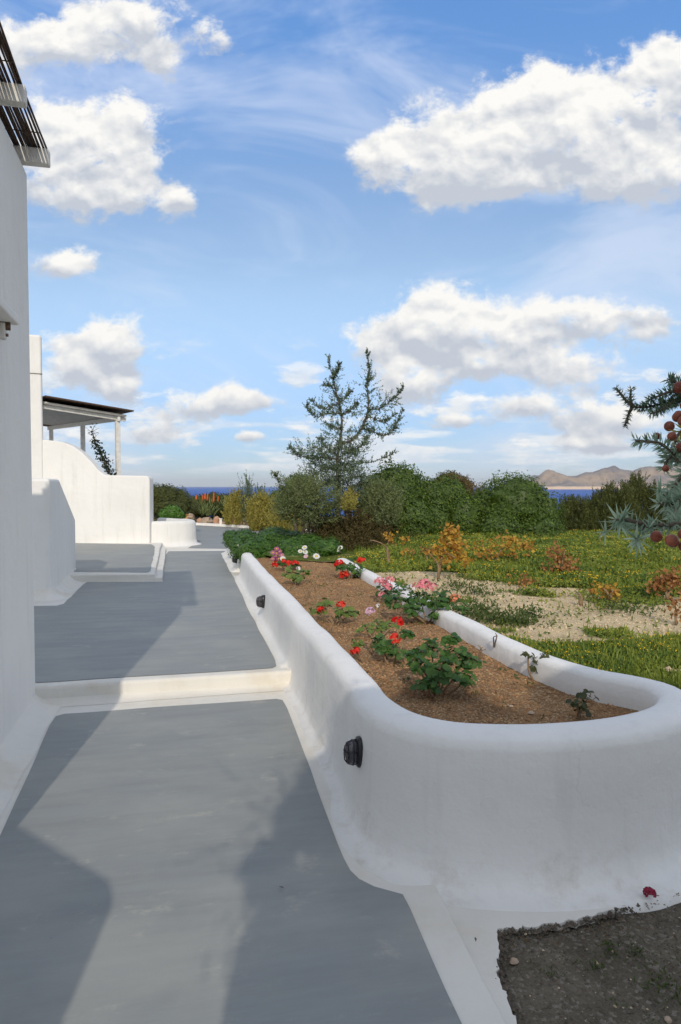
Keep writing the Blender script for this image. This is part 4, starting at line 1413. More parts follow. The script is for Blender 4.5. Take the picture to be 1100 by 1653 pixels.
def daisy_mesh(mat, seed):
    V, F = [], []
    n = 13
    for k in range(n):
        th = 2 * PI * k / n
        u_, v_ = np.array([math.cos(th), math.sin(th), 0]), np.array([-math.sin(th), math.cos(th), 0])
        o = len(V)
        V += [u_ * .1, u_ * .32 + v_ * .085 + np.array([0, 0, .05]), u_ * .5 + np.array([0, 0, .02]), u_ * .32 - v_ * .085 + np.array([0, 0, .05])]
        F.append((o, o + 1, o + 2, o + 3))
    return mesh_from('daisy_head', V, F, mat, False)


def disc_mesh(mat):
    V = [(0, 0, .06)] + [(0.12 * math.cos(k * PI / 4), 0.12 * math.sin(k * PI / 4), .03) for k in range(8)]
    return mesh_from('daisy_eye', V, [(0, k + 1, (k + 1) % 8 + 1) for k in range(8)], mat)


GL = {k: [geranium_leaf_mesh(M[k], s) for s in (1, 2, 3)] for k in ('geranium', 'geranium_pale', 'geranium_red')}
FL = {k: [petal_ball_mesh(M[k], s) for s in (1, 2, 3)] for k in ('red', 'pink', 'lilac', 'salmon', 'white_petal')}
DA = {k: daisy_mesh(M[k], 1) for k in ('white_petal', 'magenta', 'lilac')}
EYE = disc_mesh(M['yellow'])
mat_of = {}


def inst(name, me, parent, pos, scale, quat=None, rot=None):
    o = bpy.data.objects.new(name, me)
    C.objects.link(o)
    o.parent = parent
    o.location = Vector(pos) - BASE[parent.name]
    o.scale = (scale,) * 3 if not hasattr(scale, '__len__') else scale
    o.rotation_euler = (quat.to_euler() if quat is not None else rot) if (quat is not None or rot is not None) else (0, 0, 0)
    return o


def facing(n, spin):
    return n.to_track_quat('Z', 'Y') @ Vector((0, 0, 1)).rotation_difference(Vector((0, 0, 1))) @ Matrix.Rotation(spin, 3, 'Z').to_quaternion()


SUNV = src.copy()


def geranium(label, foot, clusters, leaf_kind, flowers=(), seed=0, leaf=0.075, name='geranium', cat='geranium', group='geraniums in the flower bed', stem_mat='twig'):
    """clusters: (px, py, n leaves, radius m, depth offset); flowers: (px, py, kind, size m)"""
    r_ = np.random.default_rng(seed)
    f = atz(foot[0], foot[1], 0.432)
    t = thing(name, label, cat, f[:], 0, group)
    sm = MB()
    leaf *= .84
    for (px, py, n, rad, dd) in clusters:
        n = int(n * 1.35)
        c = aty(px, py, f.y + dd)
        mid = (f + c) / 2 + Vector((r_.uniform(-.03, .03), r_.uniform(-.03, .03), -.02))
        q = resample([f - Vector((0, 0, .03)), mid, c], 0.03)
        mb = MB(); mb.tube(q, 0.008, 0.004, 5)
        mb.build('stem', M[stem_mat], t)
        for k in range(n):
            d = Vector(r_.normal(size=3)); d.z = abs(d.z) * .8 - 0.1; d.normalize()
            p = c + d * rad * r_.uniform(.45, 1.0)
            nrm = (d * .7 + Vector((0, -0.25, .8)) + Vector(r_.normal(size=3)) * .25).normalized()
            inst('leaf', GL[leaf_kind][k % 3], t, p, leaf * r_.uniform(.6, 1.2), facing(nrm, r_.uniform(0, 6.28)))
            if k % 2 == 0:
                sm.tube([c + (p - c) * .1, c + (p - c) * .55 - Vector((0, 0, .01)), p], 0.0022, 0.0016, 4)
    for i, (px, py, kind, sz) in enumerate(flowers):
        p = aty(px, py, f.y + r_.uniform(-.05, .05))
        inst('flower', FL[kind][i % 3], t, p, sz, None, (r_.uniform(-.5, .1), r_.uniform(-.3, .3), r_.uniform(0, 6.28)))
        mb = MB(); mb.tube(resample([(p.x * .75 + f.x * .25, p.y, max(f.z + .02, p.z - .16)), (p.x + .01, p.y, p.z - .07), p], 0.03), 0.0028, 0.002, 4)
        mb.build('flower_stem', M['stem_green'], t)
    if sm.v:
        sm.build('leaf_stalks', M['stem_green'], t, kind='stuff')
    return t


geranium('largest dark green leafy geranium in the shaded front of the bed', (708, 1122),
         [(680, 1080, 30, .085, -.02), (712, 1090, 34, .10, -.08), (735, 1062, 26, .085, .05), (760, 1074, 20, .07, .05), (668, 1062, 16, .06, .1), (700, 1055, 24, .09, .1), (728, 1036, 14, .055, .12), (690, 1108, 20, .07, -.1), (748, 1100, 16, .07, -.03)], 'geranium', (), 101, 0.062)
geranium('dark geranium with two big scarlet heads left of the leafy one', (632, 1072),
         [(622, 1046, 20, .075, 0), (612, 1036, 12, .06, .05), (656, 1026, 16, .05, .05), (640, 1058, 12, .06, -.05)], 'geranium', [(638, 1031, 'red', .085), (642, 1004, 'red', .09)], 102, 0.062)
geranium('straggly geranium with one scarlet head low against the planter wall', (590, 1068),
         [(578, 1042, 7, .05, 0), (600, 1020, 8, .06, .1), (618, 1016, 9, .06, .15)], 'geranium_pale', [(574, 1051, 'red', .075)], 103, 0.055)
geranium('sparse geranium with thin pale stems and a pink head above it', (604, 1030),
         [(590, 1018, 8, .07, 0), (612, 1010, 10, .07, .15), (630, 1012, 8, .06, .1)], 'geranium_pale', [(598, 987, 'lilac', .085), (610, 978, 'white_petal', .04)], 104, 0.055)
geranium('open geranium with two red heads by the middle of the planter wall', (540, 1010),
         [(524, 978, 14, .09, .1), (552, 992, 16, .10, 0), (512, 988, 10, .08, .1), (568, 990, 9, .08, .1)], 'geranium_pale', [(518, 984, 'red', .075), (551, 977, 'red', .09)], 105, 0.07)
geranium('bushy geranium topped with a pale pink head and one salmon head', (690, 1004),
         [(650, 980, 26, .13, 0), (680, 972, 30, .14, .1), (708, 978, 30, .14, 0), (724, 968, 18, .12, .15), (668, 992, 18, .10, -.1), (706, 996, 18, .10, -.1), (636, 972, 18, .12, .1), (740, 985, 12, .10, .1)], 'geranium',
         [(686, 944, 'pink', .13), (674, 947, 'pink', .10), (698, 947, 'pink', .09), (735, 966, 'salmon', .10), (663, 950, 'white_petal', .09)], 106, 0.075)
geranium('geranium with several coral pink heads behind the bushy one', (640, 975),
         [(622, 962, 16, .13, .1), (645, 955, 16, .13, .2), (660, 962, 12, .11, .1)], 'geranium', [(613, 939, 'pink', .12), (622, 943, 'pink', .12), (628, 948, 'pink', .09), (617, 961, 'pink', .09), (630, 936, 'pink', .10)], 107, 0.075)
geranium('low dull geranium behind the open one near the planter wall', (474, 944),
         [(470, 930, 16, .11, 0), (482, 936, 14, .11, 0), (490, 928, 10, .10, .1)], 'geranium_pale', (), 108, 0.085)
geranium('geranium with a bunch of red heads near the daisy hedge', (464, 922),
         [(455, 914, 12, .12, 0), (474, 916, 12, .12, .1)], 'geranium', [(446, 911, 'red', .13), (463, 911, 'red', .16), (476, 910, 'red', .13), (457, 907, 'red', .10), (482, 918, 'white_petal', .08)], 109, 0.08)
geranium('geranium with red heads at the far end of the right planter wall', (562, 934),
         [(560, 918, 18, .13, 0), (575, 924, 14, .12, 0), (578, 934, 12, .10, 0), (546, 914, 10, .10, .1)], 'geranium', [(548, 911, 'red', .15), (556, 928, 'red', .13), (583, 905, 'red', .12), (552, 930, 'red', .09)], 110, 0.085)
geranium('small reddish dark geranium seedling before the right planter wall', (864, 1096),
         [(853, 1058, 8, .035, 0), (872, 1068, 12, .045, 0), (866, 1080, 8, .04, 0), (880, 1060, 5, .03, 0)], 'geranium_red', (), 111, 0.048)
geranium('flat little geranium in the shade at the near end of the bed', (938, 1158),
         [(950, 1128, 8, .045, 0), (930, 1136, 8, .05, 0), (940, 1148, 6, .05, 0)], 'geranium_red', (), 112, 0.045)
geranium('tiny sprig growing beside the middle of the right planter wall', (738, 1016), [(736, 1006, 8, .07, 0), (744, 1010, 6, .06, 0)], 'geranium', (), 113, 0.06)

# daisies of the hedge and beside it
def daisy_plant(label, foot, heads, kind, seed, group='daisies by the hedge', z=0.45, y=None, sz=0.10):
    sz *= .86
    r_ = np.random.default_rng(seed)
    f = atz(foot[0], foot[1], z) if y is None else aty(foot[0], foot[1], y)
    t = thing('daisy', label, 'daisy', f[:], 0, group)
    for px, py in heads:
        p = aty(px, py, f.y - 0.02)
        q = facing(Vector((r_.uniform(-.3, .3), -.75, .65)).normalized(), r_.uniform(0, 6))
        h = inst('flower', DA[kind], t, p, sz * r_.uniform(.9, 1.15), q)
        BASE[h.name] = BASE[t.name]
        e = bpy.data.objects.new('flower_eye', EYE); C.objects.link(e); e.parent = h
        mb = MB(); mb.tube(resample([f, (f + p) / 2 + Vector((.02, 0, .01)), p - Vector((0, 0, .01))], .04), .004, .003, 4)
        mb.build('flower_stem', M['stem_green'], t)
    return t


daisy_plant('tall clump of purple pink daisies at the corner of the hedge', (447, 915), [(447, 886), (441, 892), (452, 890), (446, 897), (455, 896), (441, 902), (450, 902), (443, 908), (447, 893)], 'magenta', 121, y=10.7)
daisy_plant('white daisy beside the purple clump', (459, 912), [(457, 902)], 'white_petal', 122, y=10.6, sz=.125)
daisy_plant('three white daisies together on the front of the hedge', (488, 905), [(485, 890), (492, 884), (493, 891)], 'white_petal', 123, y=10.75, sz=.105)
daisy_plant('single white daisy low on the front of the hedge', (512, 910), [(511, 898)], 'white_petal', 124, y=10.7, sz=.13)
daisy_plant('pair of white daisies at the right end of the hedge', (548, 895), [(545, 888), (550, 884)], 'white_petal', 125, y=11.2, sz=.10)
daisy_plant('lilac daisy below the three white ones', (494, 908), [(494, 898)], 'lilac', 126, y=10.72, sz=.11)
daisy_plant('white daisies spilling over the low wall end', (386, 905), [(383, 882), (388, 886), (385, 891), (390, 880)], 'white_petal', 127, y=11.7, sz=.11)

# ---------------------------------------------------------------- far bed on the left: bushes, aloes, rocks
bush_px('rounded_bush', 'dark bush close behind the end of the house garden wall', 'bush',
        [(262, 806, 20.5, 30, 26), (288, 812, 20.8, 24, 26), (240, 806, 20.5, 26, 26), (272, 824, 20.0, 30, 20)], 9000, 0.06, M['leaf_olive'], 81, None, zbase=0.1, core=0.8)
bush_px('leafy_plant', 'small bright green leafy plant behind the rounded low wall', 'plant',
        [(278, 827, 18.8, 15, 12), (266, 830, 18.7, 10, 9), (290, 832, 18.8, 8, 7)], 900, 0.10, M['leaf_bright'], 82, None, zbase=0.3, core=0.7, stem=False)
bush_px('rounded_bush', 'dark bush behind the aloes against the sea', 'bush', [(345, 808, 28.5, 24, 14), (368, 812, 28.5, 22, 16), (322, 816, 28.5, 24, 18)], 5000, 0.075, M['leaf_olive'], 83, None, zbase=0.1)
GA = 'aloes in the far bed'
def aloe(label, px, py, depth, rad, n, spikes, seed):
    r_ = np.random.default_rng(seed)
    f = aty(px, py, depth)
    t = thing('aloe', label, 'aloe', f[:], 0, GA)
    L = Leaves()
    for k in range(n):
        th = r_.uniform(0, 2 * PI); el = r_.uniform(0.25, 1.35)
        d = np.array([math.cos(th) * math.cos(el), math.sin(th) * math.cos(el), math.sin(el)])
        c = np.array(f[:]) + d * rad * .5 + np.array([0, 0, .1]) + np.array([r_.normal(0, .12), r_.normal(0, .12), 0])
        s_ = unit(np.cross(d, np.array([0, 0, 1.0]))[None])
        L.add(c[None], d[None], s_, rad * r_.uniform(.8, 1.1), 0.075, np.array([r_.uniform(.2, .9)]), curl=-0.1)
    L.build('leaves', M['leaf_aloe'], t, kind='stuff')
    for (sx, sy, sb) in spikes:
        a, b = aty(sx, sb, depth), aty(sx + .5, sy, depth)
        mb = MB(); mb.tube([f, a, a + (b - a) * .2], 0.014, 0.012, 5)
        st_ = mb.build('flower_stalk', M['stem_green'], t)
        mb = MB(); mb.tube([a + (b - a) * q for q in (0, .15, .5, .85, 1)], 0.05, 0.016, 7)
        mb.build('flower_spike', M['orange'], t)
    return t
aloe('aloe with the tallest red flower spike', 346, 834, 26.8, .75, 44, [(345, 795, 812), (335, 797, 808)], 91)
aloe('aloe with orange spikes left of the tallest spike', 326, 834, 26.4, .75, 44, [(327, 799, 814), (317, 799, 806), (331, 796, 806)], 92)
aloe('aloe with small faded spikes right of the tallest one', 364, 832, 27.0, .7, 40, [(352, 801, 810)], 93)
aloe('aloe without flowers close to the rocks', 336, 838, 25.9, .6, 34, [], 94)
GY = 'yellow green shrubs in the far bed'
def yshrub(label, px0, px1, yt, yb, dep, n, seed, mat='leaf_yellow'):
    return spray_bush('yellow_shrub', label, 'shrub', px0, px1, yt, yb, dep, n, M[mat], seed, GY, nl=0.10, nw=0.028, K=20, lean=6, zb=0.15, ddepth=.6)
for i_, (a_, b_) in enumerate(((318, 372), (372, 425), (425, 480))):
    bush_px('rounded_bush', ('low dark scrub behind the aloes', 'low dark scrub behind the olive yellow shrub', 'low dark scrub behind the yellowest shrub')[i_], 'bush',
            [(a_ + 10, 822, 30, 26, 16), (b_ - 10, 823, 30, 26, 16), ((a_ + b_) / 2, 820, 30.5, 26, 15)], 3600, .085, M['leaf_olive'], 160 + i_, None, zbase=0.1, stem=False)
yshrub('tall thin yellow green shrub standing out above the sea', 392, 406, 768, 838, 25.0, 110, 131, 'leaf_juniper')
yshrub('two pointed shrub beside the tall thin one', 413, 428, 776, 840, 24.2, 120, 132, 'leaf_juniper')
yshrub('broad olive yellow shrub behind the rocks', 366, 416, 792, 842, 25.2, 640, 133)
yshrub('yellowest dense shrub left of the low juniper', 404, 458, 796, 852, 23.4, 760, 134)
yshrub('yellow green shrub at the foot of the low juniper', 436, 484, 806, 860, 22.0, 560, 135)
bush_px('rounded_bush', 'small dark bush under the strip of sea left of the juniper', 'bush', [(448, 803, 27.0, 14, 12), (440, 812, 27, 14, 12)], 1500, 0.08, M['leaf_mastic'], 136, None, zbase=0.1, stem=False)
bush_px('rounded_bush', 'dark scrub low behind the yellow shrubs', 'bush', [(405, 826, 27.5, 30, 18), (440, 828, 27.5, 30, 16), (375, 826, 28, 26, 16)], 4500, 0.08, M['leaf_olive'], 137, None, zbase=0.0, stem=False)

def rock_mesh(mat, seed):
    v, f = ICO2
    n = 1 + n3(v * 1.3, seed) * .22 + n3(v * 3.1, seed + 1) * .08
    V = v * n[:, None]
    V[:, 2] = np.where(V[:, 2] < -.45, -.45, V[:, 2])
    return mesh_from('rock', V, f, M[mat], False)
RK = {k: [rock_mesh(k, s + i) for s in (3, 8)] for i, k in enumerate(('rock', 'rock_red', 'rock_ochre'))}
rocks = [  # px, py(base), width px, height px, kind, label
    (306, 838, 16, 9, 'rock', 'grey rock just past the rounded low wall end'), (322, 845, 12, 8, 'rock_red', 'narrow reddish rock between two greyer rocks'), (333, 846, 18, 11, 'rock', 'wide pale grey rock below the aloes'),
    (350, 847, 15, 12, 'rock_red', 'brown red rock left of the first white marker'), (366, 848, 15, 9, 'rock', 'small pale rock right of the first white marker'), (376, 848, 17, 14, 'rock_red', 'tall dark red rock in the middle of the edging'),
    (383, 846, 10, 7, 'rock_ochre', 'little ochre rock beside the tall red one'), (395, 849, 16, 12, 'rock', 'rounded grey rock left of the second white marker'), (419, 853, 22, 16, 'rock_red', 'largest pinkish rock right of the second white marker'),
    (436, 853, 18, 11, 'rock_red', 'low dull red rock under the yellowest shrub'), (448, 856, 14, 10, 'rock_ochre', 'tan ochre rock near the hedge'), (459, 858, 16, 14, 'rock_ochre', 'bright orange rock next to the hedge'),
    (262, 842, 14, 10, 'rock', 'pale rock behind the low wall left of the bright plant'), (300, 838, 10, 9, 'rock_ochre', 'small orange rock behind the rounded wall end')]
ktop = lambda px: float(np.interp(px, [250, 300, 383, 464, 500], [18.9, 26.4, 24.4, 22.7, 22.0]))
for i, (px, py, wpx, hpx, kind, lab) in enumerate(rocks):
    dep = ktop(px) + (0.25 if px > 300 else 0.0)
    p = aty(px, py, dep)
    k = dep / FPX
    me = RK[kind][i % 2]
    o = bpy.data.objects.new('rock', me); C.objects.link(o)
    o.location = (p.x, p.y + .1, p.z + hpx * k * .35)
    o.scale = (wpx * k * .55, wpx * k * .5, hpx * k * .75)
    o.rotation_euler = (0, 0, i * 1.7)
    tag(o, lab, 'rock', 'rocks edging the far bed')
for px, py, lab in ((357, 848, 'white marker post on the kerb below the aloes'), (407, 852, 'white marker post on the kerb beside the largest pink rock')):
    p = aty(px, py, ktop(px) + .05)
    t = thing('marker_post', lab, 'post', p[:], 0, 'white markers on the kerb')
    mb = MB(); mb.box(p + Vector((0, 0, .10)), (.05, 0, 0), (0, .05, 0), (0, 0, .13)); mb.build('shaft', M['plaster'], t, bevel=.01)
    mb = MB(); mb.box(p + Vector((0, 0, .245)), (.065, 0, 0), (0, .065, 0), (0, 0, .014)); mb.build('cap', M['plaster'], t, bevel=.006)

# thin climber by the pergola -----------------------------------------------------------------
cl = thing('climbing_vine', 'dark half bare climber on a slanting stem under the pergola', 'vine', aty(180, 768, 17.2)[:])
P = [aty(x, y, 17.2) for x, y in ((182, 772), (174, 757), (168, 742), (160, 727), (153, 712), (150, 698), (152, 688))]
Q = resample(P, 0.04)
mb = MB(); mb.tube(Q, 0.022, 0.006, 5); mb.build('stem', M['bark'], cl)
L = Leaves()
r_ = np.random.default_rng(140)
for i, q in enumerate(Q):
    k = 16 if i < len(Q) * .74 else 2
    c = np.array(q[:]) + r_.normal(0, .062 if k > 2 else .04, (k, 3)); d = rdir(k, r_)
    L.add(c, d, unit(np.cross(d, rdir(k, r_))), .075, .05, r_.uniform(0, .6, k))
M['leaf_climber'] = mat_leaf('dark_climber_leaves', (0.012, 0.02, 0.008), (0.035, 0.05, 0.018), 0.5, 0.1)
L.build('foliage', M['leaf_climber'], cl, kind='stuff')
mb = MB()
for k in range(12):
    q = Q[int(len(Q) * r_.uniform(.55, 1)) - 1]
    mb.tube([q, q + Vector((r_.normal(0, .08), 0, r_.uniform(.02, .12))), q + Vector((r_.normal(0, .16), 0, r_.uniform(.06, .26)))], .006, .003, 4)
mb.build('twigs', M['bark'], cl, kind='stuff')

# ---------------------------------------------------------------- garden ground cover and its yellow flowers
N = 210000
r_ = np.random.default_rng(201)
yy = 3.6 + (16.6 - 3.6) * r_.random(N) ** 1.25
xx = garden_x0(yy) + 0.08 + (np.minimum(0.55 * yy + 0.9, 9.5) - garden_x0(yy)) * r_.random(N)
g = green(xx, yy)
keep = r_.random(N) < np.clip((g - 0.28) * 1.7, 0.015, 1)
keep &= ~((yy > 10.4) & (xx < 0.25))
xx, yy, g = xx[keep], yy[keep], g[keep]
hgt = 0.17 * np.clip(fbm(xx * 2.4, yy * 2.4, 41, 4) - .22, 0, 1) * np.clip((yy - 2.5) / 5, .3, 1) * np.clip(g * 1.4, .25, 1)
zz = garden_z(xx, yy) + hgt * r_.random(len(xx)) + .006
size = (0.019 + 0.0026 * yy) * r_.uniform(.6, 1.5, len(xx))
nrm = unit(np.stack([r_.normal(0, .55, len(xx)), r_.normal(-.15, .55, len(xx)), np.ones(len(xx))], 1))
a = unit(np.cross(nrm, rdir(len(xx), r_))); b = np.cross(nrm, a)
patch = fbm(xx * 1.3, yy * 1.3, 44, 4)
L = Leaves()
L.add(np.stack([xx, yy, zz], 1), a, b, size, size * .55, np.clip(.42 + (patch - .5) * 3.2 + r_.normal(0, .22, len(xx)), 0, 1), .1)
m = r_.random(len(xx)) < .22          # upright blades among the leaves
k = m.sum()
d = unit(np.stack([r_.normal(0, .35, k), r_.normal(0, .35, k), np.ones(k)], 1)); s_ = unit(np.cross(d, rdir(k, r_)))
L.add(np.stack([xx[m], yy[m], zz[m] + .018], 1), d, s_, size[m] * 1.7, size[m] * .25, np.clip(.6 + r_.normal(0, .25, k), 0, 1))
L.build('ground_cover', M['leaf_ground'], kind='stuff')
ff = (r_.random(len(xx)) < .075 * np.clip((fbm(xx * 1.4, yy * 1.4, 47, 4) - .42) * 6, 0.03, 1.3) * np.clip(yy / 9, .35, 1))
k = ff.sum()
nrm = unit(np.stack([r_.normal(0, .4, k), r_.normal(-.5, .4, k), np.ones(k)], 1)); a = unit(np.cross(nrm, rdir(k, r_))); b = np.cross(nrm, a)
fs_ = (0.0055 + .0011 * yy[ff]) * r_.uniform(.7, 1.2, k)
L = Leaves()
c = np.stack([xx[ff], yy[ff], garden_z(xx[ff], yy[ff]) + hgt[ff] + .02], 1)
L.add(c, a, b, fs_, fs_ * .7, 0.5); L.add(c + np.array([0, 0, .002]), b, a, fs_, fs_ * .7, 0.5)
L.build('yellow_flowers', M['yellow'], kind='stuff')

# taller tufts of herbs standing out of the cover
L = Leaves()
n = 900
yy = 5.6 + 12 * r_.random(n) ** 1.2; xx = garden_x0(yy) + .3 + (np.minimum(.55 * yy + .8, 9) - garden_x0(yy)) * r_.random(n)
k_ = (green(xx, yy) > .5) & (fbm(xx * .8, yy * .8, 63, 3) > .47) & ~((yy > 10.2) & (xx < .5))
xx, yy = xx[k_], yy[k_]
for rep_ in range(14):
    m_ = len(xx)
    d = unit(np.stack([r_.normal(0, .55, m_), r_.normal(0, .55, m_), np.ones(m_)], 1)); s_ = unit(np.cross(d, rdir(m_, r_)))
    ln = r_.uniform(.05, .15, m_)
    c = np.stack([xx, yy, garden_z(xx, yy)], 1) + d * ln[:, None] * r_.uniform(.4, .8, (m_, 1)) + r_.normal(0, .03, (m_, 3)) * np.array([1, 1, .2])
    L.add(c, d, s_, ln * .8, .012 + .0022 * yy, np.clip(.22 + fbm(xx * 2, yy * 2, 64, 3) * .35 + r_.normal(0, .15, m_), 0, 1))
L.build('herb_tufts', M['leaf_ground'], kind='stuff')

# stones and clods on the bare strip
def pebbles(name, pts, sizes, mat, seed, kind='stuff'):
    r_ = np.random.default_rng(seed)
    V0 = np.array([(1, 0, 0), (-1, 0, 0), (0, 1, 0), (0, -1, 0), (0, 0, .8), (0, 0, -.6)], float)
    F0 = np.array([(0, 2, 4), (2, 1, 4), (1, 3, 4), (3, 0, 4), (2, 0, 5), (1, 2, 5), (3, 1, 5), (0, 3, 5)])
    n = len(pts)
    th = r_.uniform(0, 6.28, n)
    V = V0[None] * sizes[:, None, None] * r_.uniform(.6, 1.4, (n, 6, 1))
    x = V[..., 0] * np.cos(th)[:, None] - V[..., 1] * np.sin(th)[:, None]
    y = V[..., 0] * np.sin(th)[:, None] + V[..., 1] * np.cos(th)[:, None]
    V = np.stack([x, y, V[..., 2]], -1) + pts[:, None]
    F = F0[None] + (np.arange(n) * 6)[:, None, None]
    me = bpy.data.meshes.new(name)
    me.from_pydata(V.reshape(-1, 3).tolist(), [], F.reshape(-1, 3).tolist())
    return link(name, me, mat, kind=kind)


M['pale_stone'] = mat_plain('pale_stone', (0.60, 0.49, 0.33), 0.9, (0.45, 0.35, 0.22), 3)
M['clod'] = mat_plain('soil_clods', (0.37, 0.215, 0.105), 0.95, (0.25, 0.14, 0.07), 4)
M['clod_pale'] = mat_plain('pale_grit', (0.52, 0.37, 0.21), 0.95, (0.40, 0.26, 0.14), 4)
M['dark_clod'] = mat_plain('dirt_clods', (0.14, 0.115, 0.09), 0.95, (0.09, 0.075, 0.06), 9)
n = 5200
yy = 3.7 + 5.3 * r_.random(n); xx = garden_x0(yy) + .1 + 3.6 * r_.random(n)
k_ = green(xx, yy) < .45
pebbles('stones', np.stack([xx[k_], yy[k_], garden_z(xx[k_], yy[k_]) + .002], 1), .008 + .014 * r_.random(k_.sum()) ** 3, M['pale_stone'], 1)
def bed_pts(n):
    yy = 2.98 + 8.1 * r_.random(n) ** 1.6
    l_ = np.interp(yy, [2.9, 3.1, 3.3, 3.7, 11.2], [.55, .38, .22, FACE(3.7) + .22, FACE(11.2) + .22]); r__ = np.interp(yy, [2.9, 3.1, 3.3, 3.6, 3.76, 3.98, 4.45, 5.35, 7.6, 10.25, 11.2], [.8, 1.4, 1.5, 1.45, 1.3, 1.18, 1.05, .87, .42, -.08, -.1])
    xx = l_ + (r__ - l_) * r_.random(n)
    return np.stack([xx, yy, bed_z(xx, yy) + .002], 1)
p = bed_pts(15000); pebbles('soil_clods', p, .004 + .009 * r_.random(len(p)) ** 2.5, M['clod'], 2)
p = bed_pts(420); pebbles('soil_lumps', p, .010 + .012 * r_.random(len(p)) ** 2, M['clod'], 12)
p = bed_pts(420)
L = Leaves(); nr = unit(np.stack([r_.normal(0, .5, len(p)), r_.normal(0, .5, len(p)), np.ones(len(p))], 1)); a = unit(np.cross(nr, rdir(len(p), r_)))
L.add(p + np.array([0, 0, .007]), a, np.cross(nr, a), r_.uniform(.012, .034, len(p)), .012, r_.uniform(0, 1, len(p)), .12)
L.build('dead_leaves', M['leaf_brown'], kind='stuff')
p = bed_pts(3200); pebbles('pale_grit', p, .003 + .0055 * r_.random(len(p)) ** 2, M['clod_pale'], 3)
# a few stones one can pick out in the bed
for (px, py, sz, lab) in ((858, 1151, .016, 'palest pebble in the shaded front of the bed'), (826, 1140, .011, 'small pebble left of the palest one')):
    q = atz(px, py, .44); o = bpy.data.objects.new('pebble', RK['rock'][0]); C.objects.link(o); o.location = q; o.scale = (sz, sz * .8, sz * .7); tag(o, lab, 'pebble')

def bare_sprig(label, foot, z, tips, seed, name='dry_sprig', cat='sprig', mat='twig', group=None, r0=.006, y=None):
    f = atz(foot[0], foot[1], z)
    t = thing(name, label, cat, f[:], 0, group)
    mb = MB()
    for i, (px, py) in enumerate(tips):
        e = aty(px, py, f.y + (.04 * ((i % 3) - 1)))
        m_ = (f + e) / 2 + Vector((.015 * ((i % 2) * 2 - 1), 0, .02))
        mb.tube(resample([f - Vector((0, 0, .02)), m_, e], .03), r0, r0 * .45, 5)
    mb.build('stem', M[mat], t, kind='stuff')
    return t, f
bare_sprig('thin dark twig leaning over the right planter wall', (798, 1040), .53, [(803, 1026), (800, 1022)], 1, mat='bark')
bare_sprig('little bare twig in the middle of the bed', (777, 1062), .432, [(780, 1045), (772, 1042), (786, 1048)], 2)
bare_sprig('pale straw stake beside the red geranium at the far end', (572, 932), .432, [(574, 908)], 3, r0=.012)
bare_sprig('dry straw tuft near the planter wall in the middle of the bed', (497, 965), .432, [(490, 950), (497, 947), (504, 952), (500, 955)], 4, group=None)

# vine stumps with turning leaves in the garden
GV = 'small vines with turning leaves in the garden'
def vine(label, foot, stems, leaves, seed, mat='leaf_vine', size=.085):
    """stems: px polylines; leaves: (px, py, n, spread px)"""
    r_ = np.random.default_rng(seed)
    f = atz(foot[0], foot[1], .47)
    t = thing('vine', label, 'vine', f[:], 0, GV)
    for s_ in stems:
        P = [f - Vector((0, 0, .03))] + [aty(x, y, f.y + r_.uniform(-.12, .12)) for x, y in s_]
        mb = MB(); mb.tube(resample(P, .05), .016, .006, 5); mb.build('stem', M['twig'], t)
    L = Leaves()
    for px, py, n, sp in leaves:
        k = f.y / FPX
        c0 = np.array(aty(px, py, f.y)[:])
        n = int(n * 2.6)
        c = c0 + r_.normal(0, 1, (n, 3)) * sp * k * np.array([.72, .72, .66])
        nrm = unit(rdir(n, r_) + np.array([0, -.7, .5])); a = unit(np.cross(nrm, rdir(n, r_))); b = np.cross(nrm, a)
        sz = size * .6 * r_.uniform(.5, 1.25, n)
        L.add(c, a, b, sz, sz * .8, r_.uniform(0, 1, n), .15)
    L.build('foliage', M[mat], t, kind='stuff')
    return t
vine('tallest vine, bright yellow, standing above the garden at its left', (708, 932), [[(708, 915), (704, 905), (693, 893)], [(709, 915), (716, 895), (724, 870), (730, 852)], [(716, 895), (735, 900)]], [(729, 858, 26, 9), (727, 873, 44, 13), (735, 880, 26, 12), (708, 890, 22, 10), (716, 905, 18, 12), (738, 897, 18, 10), (750, 905, 12, 9)], 211, size=.10)
vine('yellow vine spreading low left of the brown ones', (800, 906), [[(790, 892), (778, 880)], [(806, 893), (816, 878)], [(800, 895)]], [(780, 888, 30, 13), (818, 884, 44, 15), (840, 882, 24, 12), (852, 880, 14, 9), (795, 897, 22, 12), (824, 872, 12, 8)], 212, size=.10)
vine('rust brown vine in the middle of the garden', (906, 925), [[(902, 910), (892, 895)], [(908, 908), (912, 890)]], [(895, 892, 22, 10), (905, 905, 30, 12), (918, 912, 26, 12), (912, 918, 18, 10), (887, 918, 12, 9)], 213, 'leaf_vine_red')
vine('low orange vine between the bare sand and the brown vine', (985, 968), [[(980, 955), (972, 948)], [(988, 955), (992, 948)]], [(985, 955, 24, 9), (965, 950, 16, 11), (990, 962, 16, 8)], 214)
vine('brown vine at the right edge of the garden', (1078, 962), [[(1072, 945), (1066, 930)], [(1082, 945), (1090, 928)]], [(1070, 938, 34, 14), (1086, 932, 34, 12), (1092, 945, 24, 12), (1062, 946, 18, 10)], 215, 'leaf_vine_red')
vine('sparse vine before the brown brush, a few orange leaves on a bare stem', (628, 912), [[(628, 898), (625, 885), (612, 875), (598, 872)], [(625, 885), (630, 868)]], [(630, 868, 14, 7), (624, 866, 8, 5), (652, 872, 8, 7), (655, 890, 10, 5)], 216, 'leaf_vine', .085)
vine('small orange vine left of the tallest one', (690, 905), [[(690, 895), (694, 884)]], [(690, 888, 14, 8), (700, 884, 10, 6), (662, 893, 8, 6)], 217, 'leaf_vine_red', .08)
